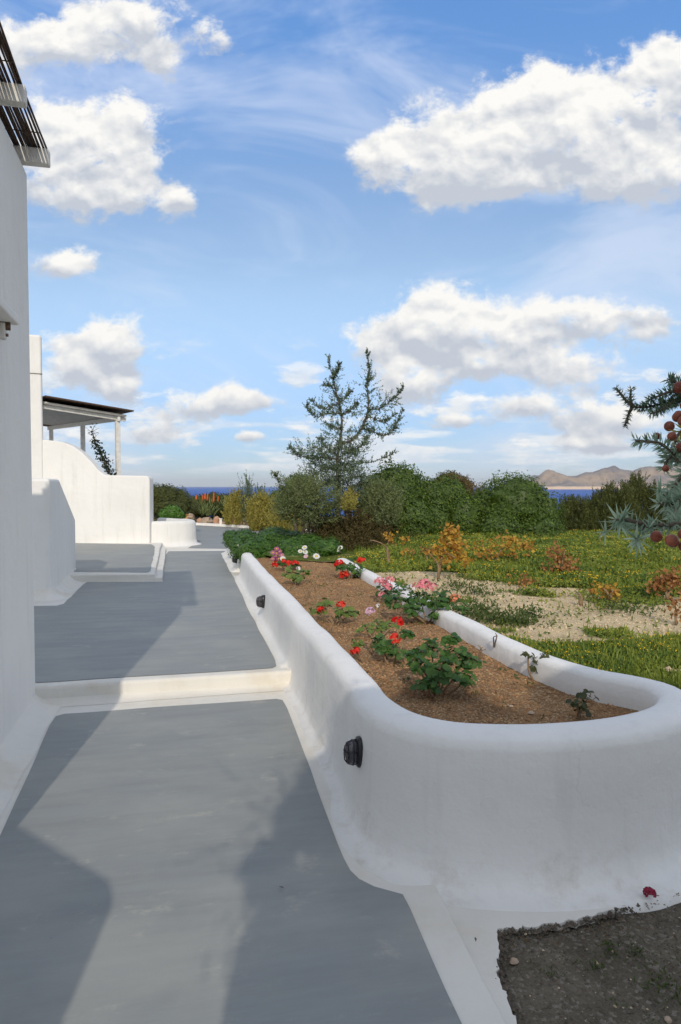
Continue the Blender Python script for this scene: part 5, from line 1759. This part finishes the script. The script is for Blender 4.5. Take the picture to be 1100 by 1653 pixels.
vine('low ochre vine in the green before the brown one', (845, 945), [[(846, 935)]], [(846, 935, 16, 10), (858, 938, 8, 8), (830, 935, 6, 10)], 218, 'leaf_vine_red', .07)
vine('rusty vine leaf heap at the right border', (1092, 1002), [[(1090, 985)]], [(1090, 975, 20, 9), (1094, 990, 16, 8)], 219, 'leaf_vine_red', .06)
bare_sprig('grey bent stump on the bare ground', (938, 975), .45, [(938, 960), (934, 957)], 5, name='stump', cat='stump', r0=.02)
bare_sprig('pale stake by the close juniper branch', (970, 882), .49, [(969, 860)], 6, name='stake', cat='stake', r0=.02)

# low dark weeds along the right planter wall
GW = 'weed clumps along the planter wall'
def weed(label, px, py, n, spx, seed, mat='leaf_weed', z=.45, size=.035, hgt=.10):
    r_ = np.random.default_rng(seed)
    f = atz(px, py, z)
    t = thing('weed', label, 'weed', f[:], 0, GW if z > .3 else 'weeds in the damp dirt')
    L = Leaves()
    k = f.y / FPX
    c = np.stack([f.x + r_.normal(0, spx * k * .5, n), f.y + r_.normal(0, spx * k * .5, n), f.z + np.abs(r_.normal(0, hgt * .6, n))], 1)
    d = unit(rdir(n, r_) + np.array([0, 0, .8])); s_ = unit(np.cross(d, rdir(n, r_)))
    L.add(c, d, s_, size * r_.uniform(.7, 1.5, n), size * .45, r_.uniform(0, 1, n), .1)
    L.build('foliage', M[mat], t, kind='stuff')
for i, (px, py, n, sp, lab) in enumerate(((765, 990, 420, 46, 'weed clump just behind the bushy geranium'), (800, 1003, 420, 44, 'dark weed clump where the wall comes out of the flowers'), (840, 1008, 320, 40, 'weed clump trailing onto the sand'), (858, 996, 160, 26, 'small weed clump on the sand side'),
                                          (770, 958, 260, 34, 'weed clump behind the salmon flower'), (735, 948, 200, 34, 'weed clump left of the sandy strip'), (1010, 985, 300, 60, 'dark weed clump on the far side of the sand'))):
    weed(lab, px, py, n, sp, 300 + i)
for i, (px, py, n, sp, lab, s) in enumerate(((1070, 1590, 90, 40, 'largest green weed in the damp dirt', .016), (985, 1530, 40, 18, 'small weed below the planter foot', .014), (1025, 1541, 30, 14, 'little weed right of the small one', .014), (958, 1562, 36, 16, 'dark little weed in the middle of the dirt', .014))):
    weed(lab, px, py, n, sp, 320 + i, z=-.045, size=s, hgt=.018)

# ---------------------------------------------------------------- debris on the dirt
r_ = np.random.default_rng(401)
n = 9000
xx = .5 + 1.6 * r_.random(n); yy = 1.4 + 2.0 * r_.random(n)
zz = -0.052 + 0.05 * (fbm(xx * 2.2, yy * 2.2, 12) - 0.5) + 0.018 * (fbm(xx * 11, yy * 11, 13, 3) - 0.5)
pebbles('dirt_clods', np.stack([xx, yy, zz + .001], 1), .002 + .006 * r_.random(n) ** 4, M['dark_clod'], 4)
def floor_stone(px, py, sz, kind, name, lab, cat, z=-.045, flat=.7):
    q = atz(px, py, z); o = bpy.data.objects.new(name, RK[kind][0]); C.objects.link(o); o.location = q + Vector((0, 0, sz * .3)); o.scale = (sz, sz * .8, sz * flat); o.rotation_euler = (0, 0, px); tag(o, lab, cat)
M['pink_petal'] = mat_plain('faded_petals', (0.35, 0.03, 0.07), .7, (.22, .015, .04), 200)
floor_stone(830, 1554, .016, 'rock', 'stone', 'pale stone in the dirt near the white apron', 'stone')
floor_stone(1079, 1648, .012, 'rock', 'stone', 'white stone at the lower right border of the dirt', 'stone')
floor_stone(880, 1459, .011, 'rock_ochre', 'stone', 'tan stone at the top edge of the dirt', 'stone', z=-.06)
fb = atz(1047, 1448, -.02)
t = thing('fallen_flower', 'crimson fallen flower head against the foot of the planter', 'flower', fb[:])
mm = petal_ball_mesh(M['pink_petal'], 9, 60, 1.0)
inst('flower_head', mm, t, fb + Vector((0, -.01, .022)), .052)
mb = MB(); mb.tube([fb + Vector((0, 0, .01)), fb + Vector((.02, .01, .004)), fb + Vector((.045, .005, .002))], .002, .0015, 4); mb.build('stalk', M['stem_green'], t)
for i, (px, py, lab) in enumerate(((768, 1322 + 195, 'dark leaf scrap on the painted apron'), (570, 1322, 'tiny dead leaf at the foot of the planter wall'), (455, 1433, 'fallen dark leaf in the middle of the grey path'))):
    z_ = .012
    q = atz(px, py, z_)
    V = [(-.014, 0, 0), (0, -.004, .004), (.014, 0, .002), (0, .005, .005)]
    o = bpy.data.objects.new('dead_leaf', mesh_from('dead_leaf', V, [(0, 1, 2, 3)], M['bark'])); C.objects.link(o); o.location = q; o.rotation_euler = (.1, .1, px); tag(o, lab, 'dead leaf')

edge_ = np.array([(q.x, q.y) for q in dense if q.y < 2.95 and q.x > .5 and q.y > 1.9])
nn = 900
e_ = edge_[r_.integers(0, len(edge_), nn)]
pe = np.stack([e_[:, 0] + r_.normal(.008, .012, nn), e_[:, 1] - np.abs(r_.normal(0, .014, nn)) + .006, np.full(nn, -.033) + r_.uniform(-.008, .004, nn)], 1)
pebbles('edge_clods', pe, .003 + .009 * r_.random(nn) ** 2, M['dark_clod'], 21)
nn = 130
pe = np.stack([r_.uniform(.6, 1.7, nn), r_.uniform(1.95, 2.75, nn), np.full(nn, -.04)], 1)
pe = pe[pe[:, 1] < np.interp(pe[:, 0], [.6, .9, 1.1, 1.5], [2.44, 2.47, 2.55, 2.85])]
pebbles('pale_gravel', pe, .002 + .005 * r_.random(len(pe)) ** 2, M['pale_stone'], 22)
# moss and seedlings on the dirt and in the bed
L = Leaves()
cx = r_.uniform(.6, 1.7, 34); cy = r_.uniform(1.9, 2.5, 34)
for k in range(34):
    m_ = r_.integers(8, 26)
    c = np.stack([cx[k] + r_.normal(0, .018, m_), cy[k] + r_.normal(0, .014, m_), np.full(m_, -.04) + r_.uniform(0, .008, m_)], 1)
    d = unit(rdir(m_, r_) + np.array([0, 0, .5])); L.add(c, d, unit(np.cross(d, rdir(m_, r_))), r_.uniform(.006, .013, m_), .005, r_.uniform(0, .7, m_), .1)
bp_ = bed_pts(70)
for q in bp_:
    m_ = r_.integers(5, 12)
    c = q + np.stack([r_.normal(0, .02, m_), r_.normal(0, .02, m_), r_.uniform(.004, .03, m_)], 1)
    d = unit(rdir(m_, r_) + np.array([0, 0, .6])); L.add(c, d, unit(np.cross(d, rdir(m_, r_))), r_.uniform(.012, .03, m_), .010, r_.uniform(.2, 1, m_), .1)
L.build('seedlings', M['leaf_weed'], kind='stuff')
L = Leaves()
n = 150
xx = r_.uniform(.56, 1.5, n); yy = np.interp(xx, [.5, .6, .9, 1.1, 1.5], [2.45, 2.44, 2.47, 2.55, 2.85]) - np.abs(r_.normal(0, .05, n)) - .01
nr = unit(np.stack([r_.normal(0, .4, n), r_.normal(0, .4, n), np.ones(n)], 1)); a = unit(np.cross(nr, rdir(n, r_)))
L.add(np.stack([xx, yy, np.full(n, -.028)], 1), a, np.cross(nr, a), r_.uniform(.006, .016, n), .007, r_.uniform(0, 1, n), .1)
xx = r_.uniform(.55, 1.6, 160); yy = r_.uniform(1.8, 2.5, 160)
nr = unit(np.stack([r_.normal(0, .4, 160), r_.normal(0, .4, 160), np.ones(160)], 1)); a = unit(np.cross(nr, rdir(160, r_)))
L.add(np.stack([xx, yy, np.full(160, -.036)], 1), a, np.cross(nr, a), r_.uniform(.004, .011, 160), .004, r_.uniform(0, 1, 160), .1)
L.build('leaf_litter', M['leaf_brown'], kind='stuff')

# ---------------------------------------------------------------- bulkhead lamps on the planter wall
def lamp_parts(t):
    """local frame of the lamp: x along the wall, -y out of it, z up"""
    def prof(rx, rz, y, n=24, p=2.6):
        return [(rx * math.copysign(abs(math.cos(2 * PI * k / n)) ** (2 / p), math.cos(2 * PI * k / n)), y, rz * math.copysign(abs(math.sin(2 * PI * k / n)) ** (2 / p), math.sin(2 * PI * k / n))) for k in range(n)]
    def loft(rings, name, mat):
        n = len(rings[0])
        V = [v for r in rings for v in r]
        F = [(i * n + k, i * n + (k + 1) % n, (i + 1) * n + (k + 1) % n, (i + 1) * n + k) for i in range(len(rings) - 1) for k in range(n)] + [tuple(range(n)), tuple((len(rings) - 1) * n + k for k in range(n))]
        mb = MB(); mb.add(V, F)
        me_o = mb.build(name, mat, None)
        me_o.parent = t
        me_o.scale = (.72,) * 3
        return me_o
    loft([prof(.062, .100, .02), prof(.062, .100, -.026), prof(.056, .094, -.034)], 'back_plate', M['black_metal'])
    loft([prof(.046, .078, -.030), prof(.046, .077, -.062), prof(.041, .068, -.088), prof(.030, .050, -.103), prof(.012, .02, -.110)], 'glass', M['lens'])
    for kind in range(4):
        mb = MB()
        if kind == 0:
            pts = prof(.049, .081, -.060, 28); mb.tube(pts + [pts[0]], .0045, None, 6)
        elif kind == 1:
            pts = prof(.040, .066, -.096, 28); mb.tube(pts + [pts[0]], .0040, None, 6)
        elif kind == 2:
            mb.tube([(0, -.03, .083), (0, -.062, .082), (0, -.092, .072), (0, -.112, .045), (0, -.117, 0), (0, -.112, -.045), (0, -.092, -.072), (0, -.062, -.082), (0, -.03, -.083)], .0042, None, 6)
        else:
            z_ = .012
            mb.tube([(.049, -.03, z_), (.049, -.062, z_), (.043, -.092, z_), (.028, -.113, z_), (0, -.117, z_), (-.028, -.113, z_), (-.043, -.092, z_), (-.049, -.062, z_), (-.049, -.03, z_)], .0040, None, 6)
        o = mb.build('cage_ring' if kind < 2 else 'cage_bar', M['black_metal'], None); o.parent = t; o.scale = (.72,) * 3
fn = Vector((-0.977, -0.215, 0))
ang = math.atan2(fn.x, -fn.y)
# -y of the lamp must point along fn
ang = math.atan2(fn.y, fn.x) + PI / 2
LP = [(585, 1213, 'nearest black caged bulkhead lamp on the planter wall'), (427, 971, 'second black caged bulkhead lamp, halfway along the planter wall')]
first = None
for i, (px, py, lab) in enumerate(LP):
    d = ray(px, py); k = d.x / d.y
    y = (0.803 - 0.0) / (0.22 + k)
    y = (-0.374 + 0.22 * 5.35) / (k + 0.22)
    p = Vector((FACE(y), y, 1.6 + d.z / d.y * y)) - fn * -0.004
    t = thing('wall_lamp', lab, 'wall lamp', p[:], ang, 'caged lamps along the path')
    if first is None:
        lamp_parts(t); first = t
    else:
        for ch in list(first.children):
            c = ch.copy(); C.objects.link(c); c.parent = t
y = 12.0
t = thing('wall_lamp', 'farthest black caged lamp on the low wall by the daisy hedge', 'wall lamp', (FACE(11.85), 11.85, .33), ang, 'caged lamps along the path')
for ch in list(first.children):
    c = ch.copy(); C.objects.link(c); c.parent = t

# ---------------------------------------------------------------- the big juniper close to the camera
jn = thing('juniper_tree', 'large prickly juniper reaching in from the right with brown berries close to the viewer', 'tree', (1.75, -.35, 0))
mb = MB()
tr = resample([(1.75, -.35, -.1), (1.72, -.3, .6), (1.6, -.2, 1.3), (1.45, -.25, 2.0), (1.2, -.5, 2.7)], .1)
mb.tube(tr, .13, .05, 9); mb.build('trunk', M['bark'], jn)
# crown behind and above the viewer: it shades the near end of the planter
lobes = [(.55, -1.3, 2.35, .62, .6, .55), (1.35, -1.25, 2.35, .75, .7, .75), (2.15, -1.15, 2.25, .75, .7, .85), (2.9, -1.0, 2.1, .7, .7, .9), (.85, -1.35, 3.0, .75, .5, .55), (1.8, -1.3, 3.05, .75, .5, .55),
         (.15, -1.25, 2.05, .34, .4, .34), (.14, -1.3, 2.62, .2, .3, .16), (.30, -1.3, 2.86, .25, .3, .17), (-.02, -1.25, 2.34, .15, .2, .13), (.36, -1.3, 2.5, .3, .3, .25), (1.0, -1.2, 1.7, .7, .5, .6), (1.9, -1.05, 1.4, .8, .5, .8), (2.9, -.95, 1.3, .8, .5, .8), (2.7, -1.25, 2.95, .65, .5, .5)]
L, ex = lobe_foliage(lobes, 16000, .075, 501, clump=.22, core=.74, shell=.35, aspect=.22)
r_ = np.random.default_rng(502)
st, tp = [], []
for k in range(26):
    a = Vector((r_.uniform(-.10, .7), -1.25 + r_.normal(0, .15), r_.uniform(1.95, 2.75)))
    st.append(a[:]); tp.append((a + Vector((r_.uniform(-.45, .1), r_.normal(0, .15), r_.uniform(-.1, .35))))[:])
sprays(L, st, tp, 30, .06, .012, 503, bend=.2, spread=.8)
L.build('crown', M['leaf_close_dark'], jn, kind='stuff', extra=ex)
mb = MB()
for e in ((.6, -1.2, 2.3), (2.6, -1.0, 2.2), (1.9, -1.2, 2.8), (.3, -1.2, 2.1)):
    mb.tube(resample([(1.6, -.2, 1.35), ((1.6 + e[0]) / 2, -.7, 1.9), e], .1), .05, .02, 6)
mb.build('limbs', M['bark'], jn, kind='stuff')

# the branches in view: twigs, each with prickly needles, and the ripe berries
def needle_mesh(mat, name):
    # a stiff folded needle, unit length along +z, with a pale groove
    V = [(-.055, 0, 0), (0, -.03, 0), (.055, 0, 0), (-.075, 0, .35), (0, -.045, .35), (.075, 0, .35), (0, -.012, 1.0)]
    me = mesh_from(name, V, [(0, 1, 4, 3), (1, 2, 5, 4), (3, 4, 6), (4, 5, 6)], mat, False)
    return me
ND1 = needle_mesh(mat_leaf_obj('close_needles', (0.21, 0.32, 0.225), (0.45, 0.56, 0.42), .4), 'needle')


def jtwig(pts, seed, nl, dens, mat='leaf_close', single=0, spread=.95, r=.0035):
    """pts: (px, py, depth). a twig with whorls of needles; `single` needles are objects of their own"""
    r_ = np.random.default_rng(seed)
    P = [aty(x, y, d) for x, y, d in pts]
    Q = resample(P, .006)
    mb = MB(); mb.tube(Q, r, r * .6, 6)
    tw = mb.build('twig', M['bark'], jn)
    L = Leaves()
    n = len(Q); acc_ = 0.0; count = 0
    for i in range(1, n):
        acc_ += (Q[i] - Q[i - 1]).length * dens * 2.2
        while acc_ > 0:
            acc_ -= 1
            d = (Q[i] - Q[i - 1]).normalized()
            sd = Vector(r_.normal(size=3)); sd = (sd - d * sd.dot(d)).normalized()
            v = (d * r_.uniform(.15, .75) + sd * spread).normalized()
            ln = nl * r_.uniform(.75, 1.15) * (1.0 - .35 * (i / n) ** 4)
            if count < single:
                o = bpy.data.objects.new('needle', ND1); C.objects.link(o); o.parent = jn
                o.location = Q[i] - BASE[jn.name]; o.scale = (ln * .95, ln * .95, ln)
                o.rotation_euler = (v.to_track_quat('Z', 'Y') @ Matrix.Rotation(r_.uniform(0, 6.28), 3, 'Z').to_quaternion()).to_euler()
                count += 1
            else:
                c = np.array((Q[i] + v * ln * .5)[:])[None]
                dv = np.array(v[:])[None]; s_ = unit(np.cross(dv, rdir(1, r_)))
                L.add(c, dv, s_, ln, ln * .16, np.array([np.clip(.5 + r_.normal(0, .25), 0, 1)]), .03)
    if L.q:
        L.build('needles', M[mat], tw, kind='stuff')


def star(px, py, dep, nl, n, seed, bias=(0, -.5, 0)):
    """the open end of a shoot, seen from its tip"""
    r_ = np.random.default_rng(seed)
    c = aty(px, py, dep)
    for k in range(n):
        th = 2 * PI * k / n + r_.uniform(-.25, .25)
        v = Vector((math.cos(th), r_.uniform(-.75, .15), math.sin(th)))
        v = (v + Vector(bias) * .3).normalized()
        o = bpy.data.objects.new('needle', ND1); C.objects.link(o); o.parent = jn
        ln = nl * r_.uniform(.75, 1.15)
        o.location = c - BASE[jn.name]; o.scale = (ln * 1.05, ln * 1.05, ln)
        o.rotation_euler = (v.to_track_quat('Z', 'Y') @ Matrix.Rotation(r_.uniform(-.6, .6), 3, 'Z').to_quaternion()).to_euler()


DK = 'leaf_close_dark'
jtwig([(1135, 655, 1.45), (1100, 648, 1.45), (1070, 652, 1.45), (1045, 657, 1.45), (1022, 657, 1.45)], 511, .020, 1500, DK, spread=1.0)
jtwig([(1100, 640, 1.45), (1082, 652, 1.43), (1064, 664, 1.42), (1050, 668, 1.42)], 512, .018, 1300, DK)
jtwig([(1110, 625, 1.45), (1092, 618, 1.44), (1080, 612, 1.44)], 513, .022, 1100, DK)
jtwig([(1104, 640, 1.43), (1085, 632, 1.43), (1062, 640, 1.44), (1048, 645, 1.44)], 524, .018, 1300, DK)
jtwig([(1022, 657, 1.45), (1008, 643, 1.45), (995, 626, 1.45)], 514, .0135, 900, DK)
jtwig([(1020, 655, 1.45), (1018, 643, 1.45), (1019, 628, 1.45)], 515, .0135, 900, DK)
jtwig([(1020, 658, 1.45), (1014, 672, 1.45), (1009, 688, 1.45)], 516, .0135, 900, DK)
jtwig([(1120, 770, 1.1), (1095, 745, 1.1), (1075, 722, 1.1), (1060, 714, 1.1), (1045, 713, 1.1), (1026, 711, 1.1)], 517, .021, 750, spread=.9)
jtwig([(1120, 720, 1.1), (1098, 728, 1.1), (1080, 740, 1.1), (1072, 756, 1.1)], 518, .022, 900)
jtwig([(1120, 750, 1.0), (1100, 770, 1.0), (1085, 790, 1.0), (1072, 800, 1.0)], 519, .022, 800)
jtwig([(1120, 800, .9), (1100, 806, .9), (1082, 815, .9), (1064, 812, .9)], 520, .021, 800)
jtwig([(1130, 770, .95), (1105, 790, .95), (1095, 815, .9), (1088, 838, .85)], 521, .020, 800)
jtwig([(1130, 850, .8), (1100, 845, .8), (1072, 848, .8), (1050, 848, .8), (1036, 858, .8)], 522, .018, 800, spread=.9)
jtwig([(1050, 850, .8), (1025, 842, .8), (1005, 838, .8), (995, 838, .8)], 523, .018, 560, single=26)
jtwig([(1110, 690, 1.2), (1096, 700, 1.2), (1090, 715, 1.2)], 525, .02, 900, 'leaf_yellow')
star(1028, 869, .78, .031, 14, 531)
star(1000, 842, .80, .027, 13, 532)
star(978, 858, .82, .020, 8, 533)
star(1066, 792, .92, .020, 12, 534)
star(1078, 806, .9, .020, 11, 535)
star(1012, 828, .82, .016, 9, 536)
star(1048, 852, .79, .020, 10, 537)
BV, BF = ICO3
bm_mesh = []
for s in (1, 2):
    v = BV * (1 + n3(BV * 1.6, 70 + s)[:, None] * .05)
    v = v * np.array([1, 1, .92])
    tip = np.clip((v[:, 2] - .8) / .12, 0, 1); v[:, 2] -= tip * .10
    bm_mesh.append(mesh_from('berry', v, BF, M['berry']))
berries = [(1092, 625, 13, 1.40), (1099, 655, 8, 1.38), (1090, 672, 13, 1.36), (1076, 688, 11, 1.36), (1098, 680, 12, 1.34), (1055, 704, 8, 1.1), (1080, 704, 10, 1.08), (1094, 722, 11, 1.08), (1070, 756, 8, 1.05),
           (1097, 842, 9, .80), (1055, 866, 13, .74), (1080, 873, 15, .73), (1098, 862, 12, .75), (1099, 882, 11, .73), (1108, 640, 12, 1.40), (1106, 700, 12, 1.2)]
for i, (px, py, rp, d) in enumerate(berries):
    p = aty(px + 5, py, d + .012)
    o = bpy.data.objects.new('berry', bm_mesh[i % 2]); C.objects.link(o); o.parent = jn
    o.location = p - BASE[jn.name]
    o.scale = (rp * .76 * d / FPX,) * 3
    o.rotation_euler = (1.2 + .5 * math.sin(i * 2.1), .7 * math.cos(i * 3.3), i * 1.9)

# ---------------------------------------------------------------- thin sea haze
mb = MB()
mb.box((0, 21400, 170), (44000, 0, 0), (0, 21800, 0), (0, 0, 199))
hz_o = mb.build('haze', None, kind='stuff', smooth=False)
hm = bpy.data.materials.new('sea_haze'); hm.use_nodes = True
hm.node_tree.nodes.clear()
pv = hm.node_tree.nodes.new('ShaderNodeVolumePrincipled')
ho = hm.node_tree.nodes.new('ShaderNodeOutputMaterial')
hm.node_tree.links.new(pv.outputs[0], ho.inputs['Volume'])
pv.inputs['Color'].default_value = (0.86, 0.91, 1.0, 1)
pv.inputs['Density'].default_value = 3.4e-5
hz_o.data.materials.append(hm)
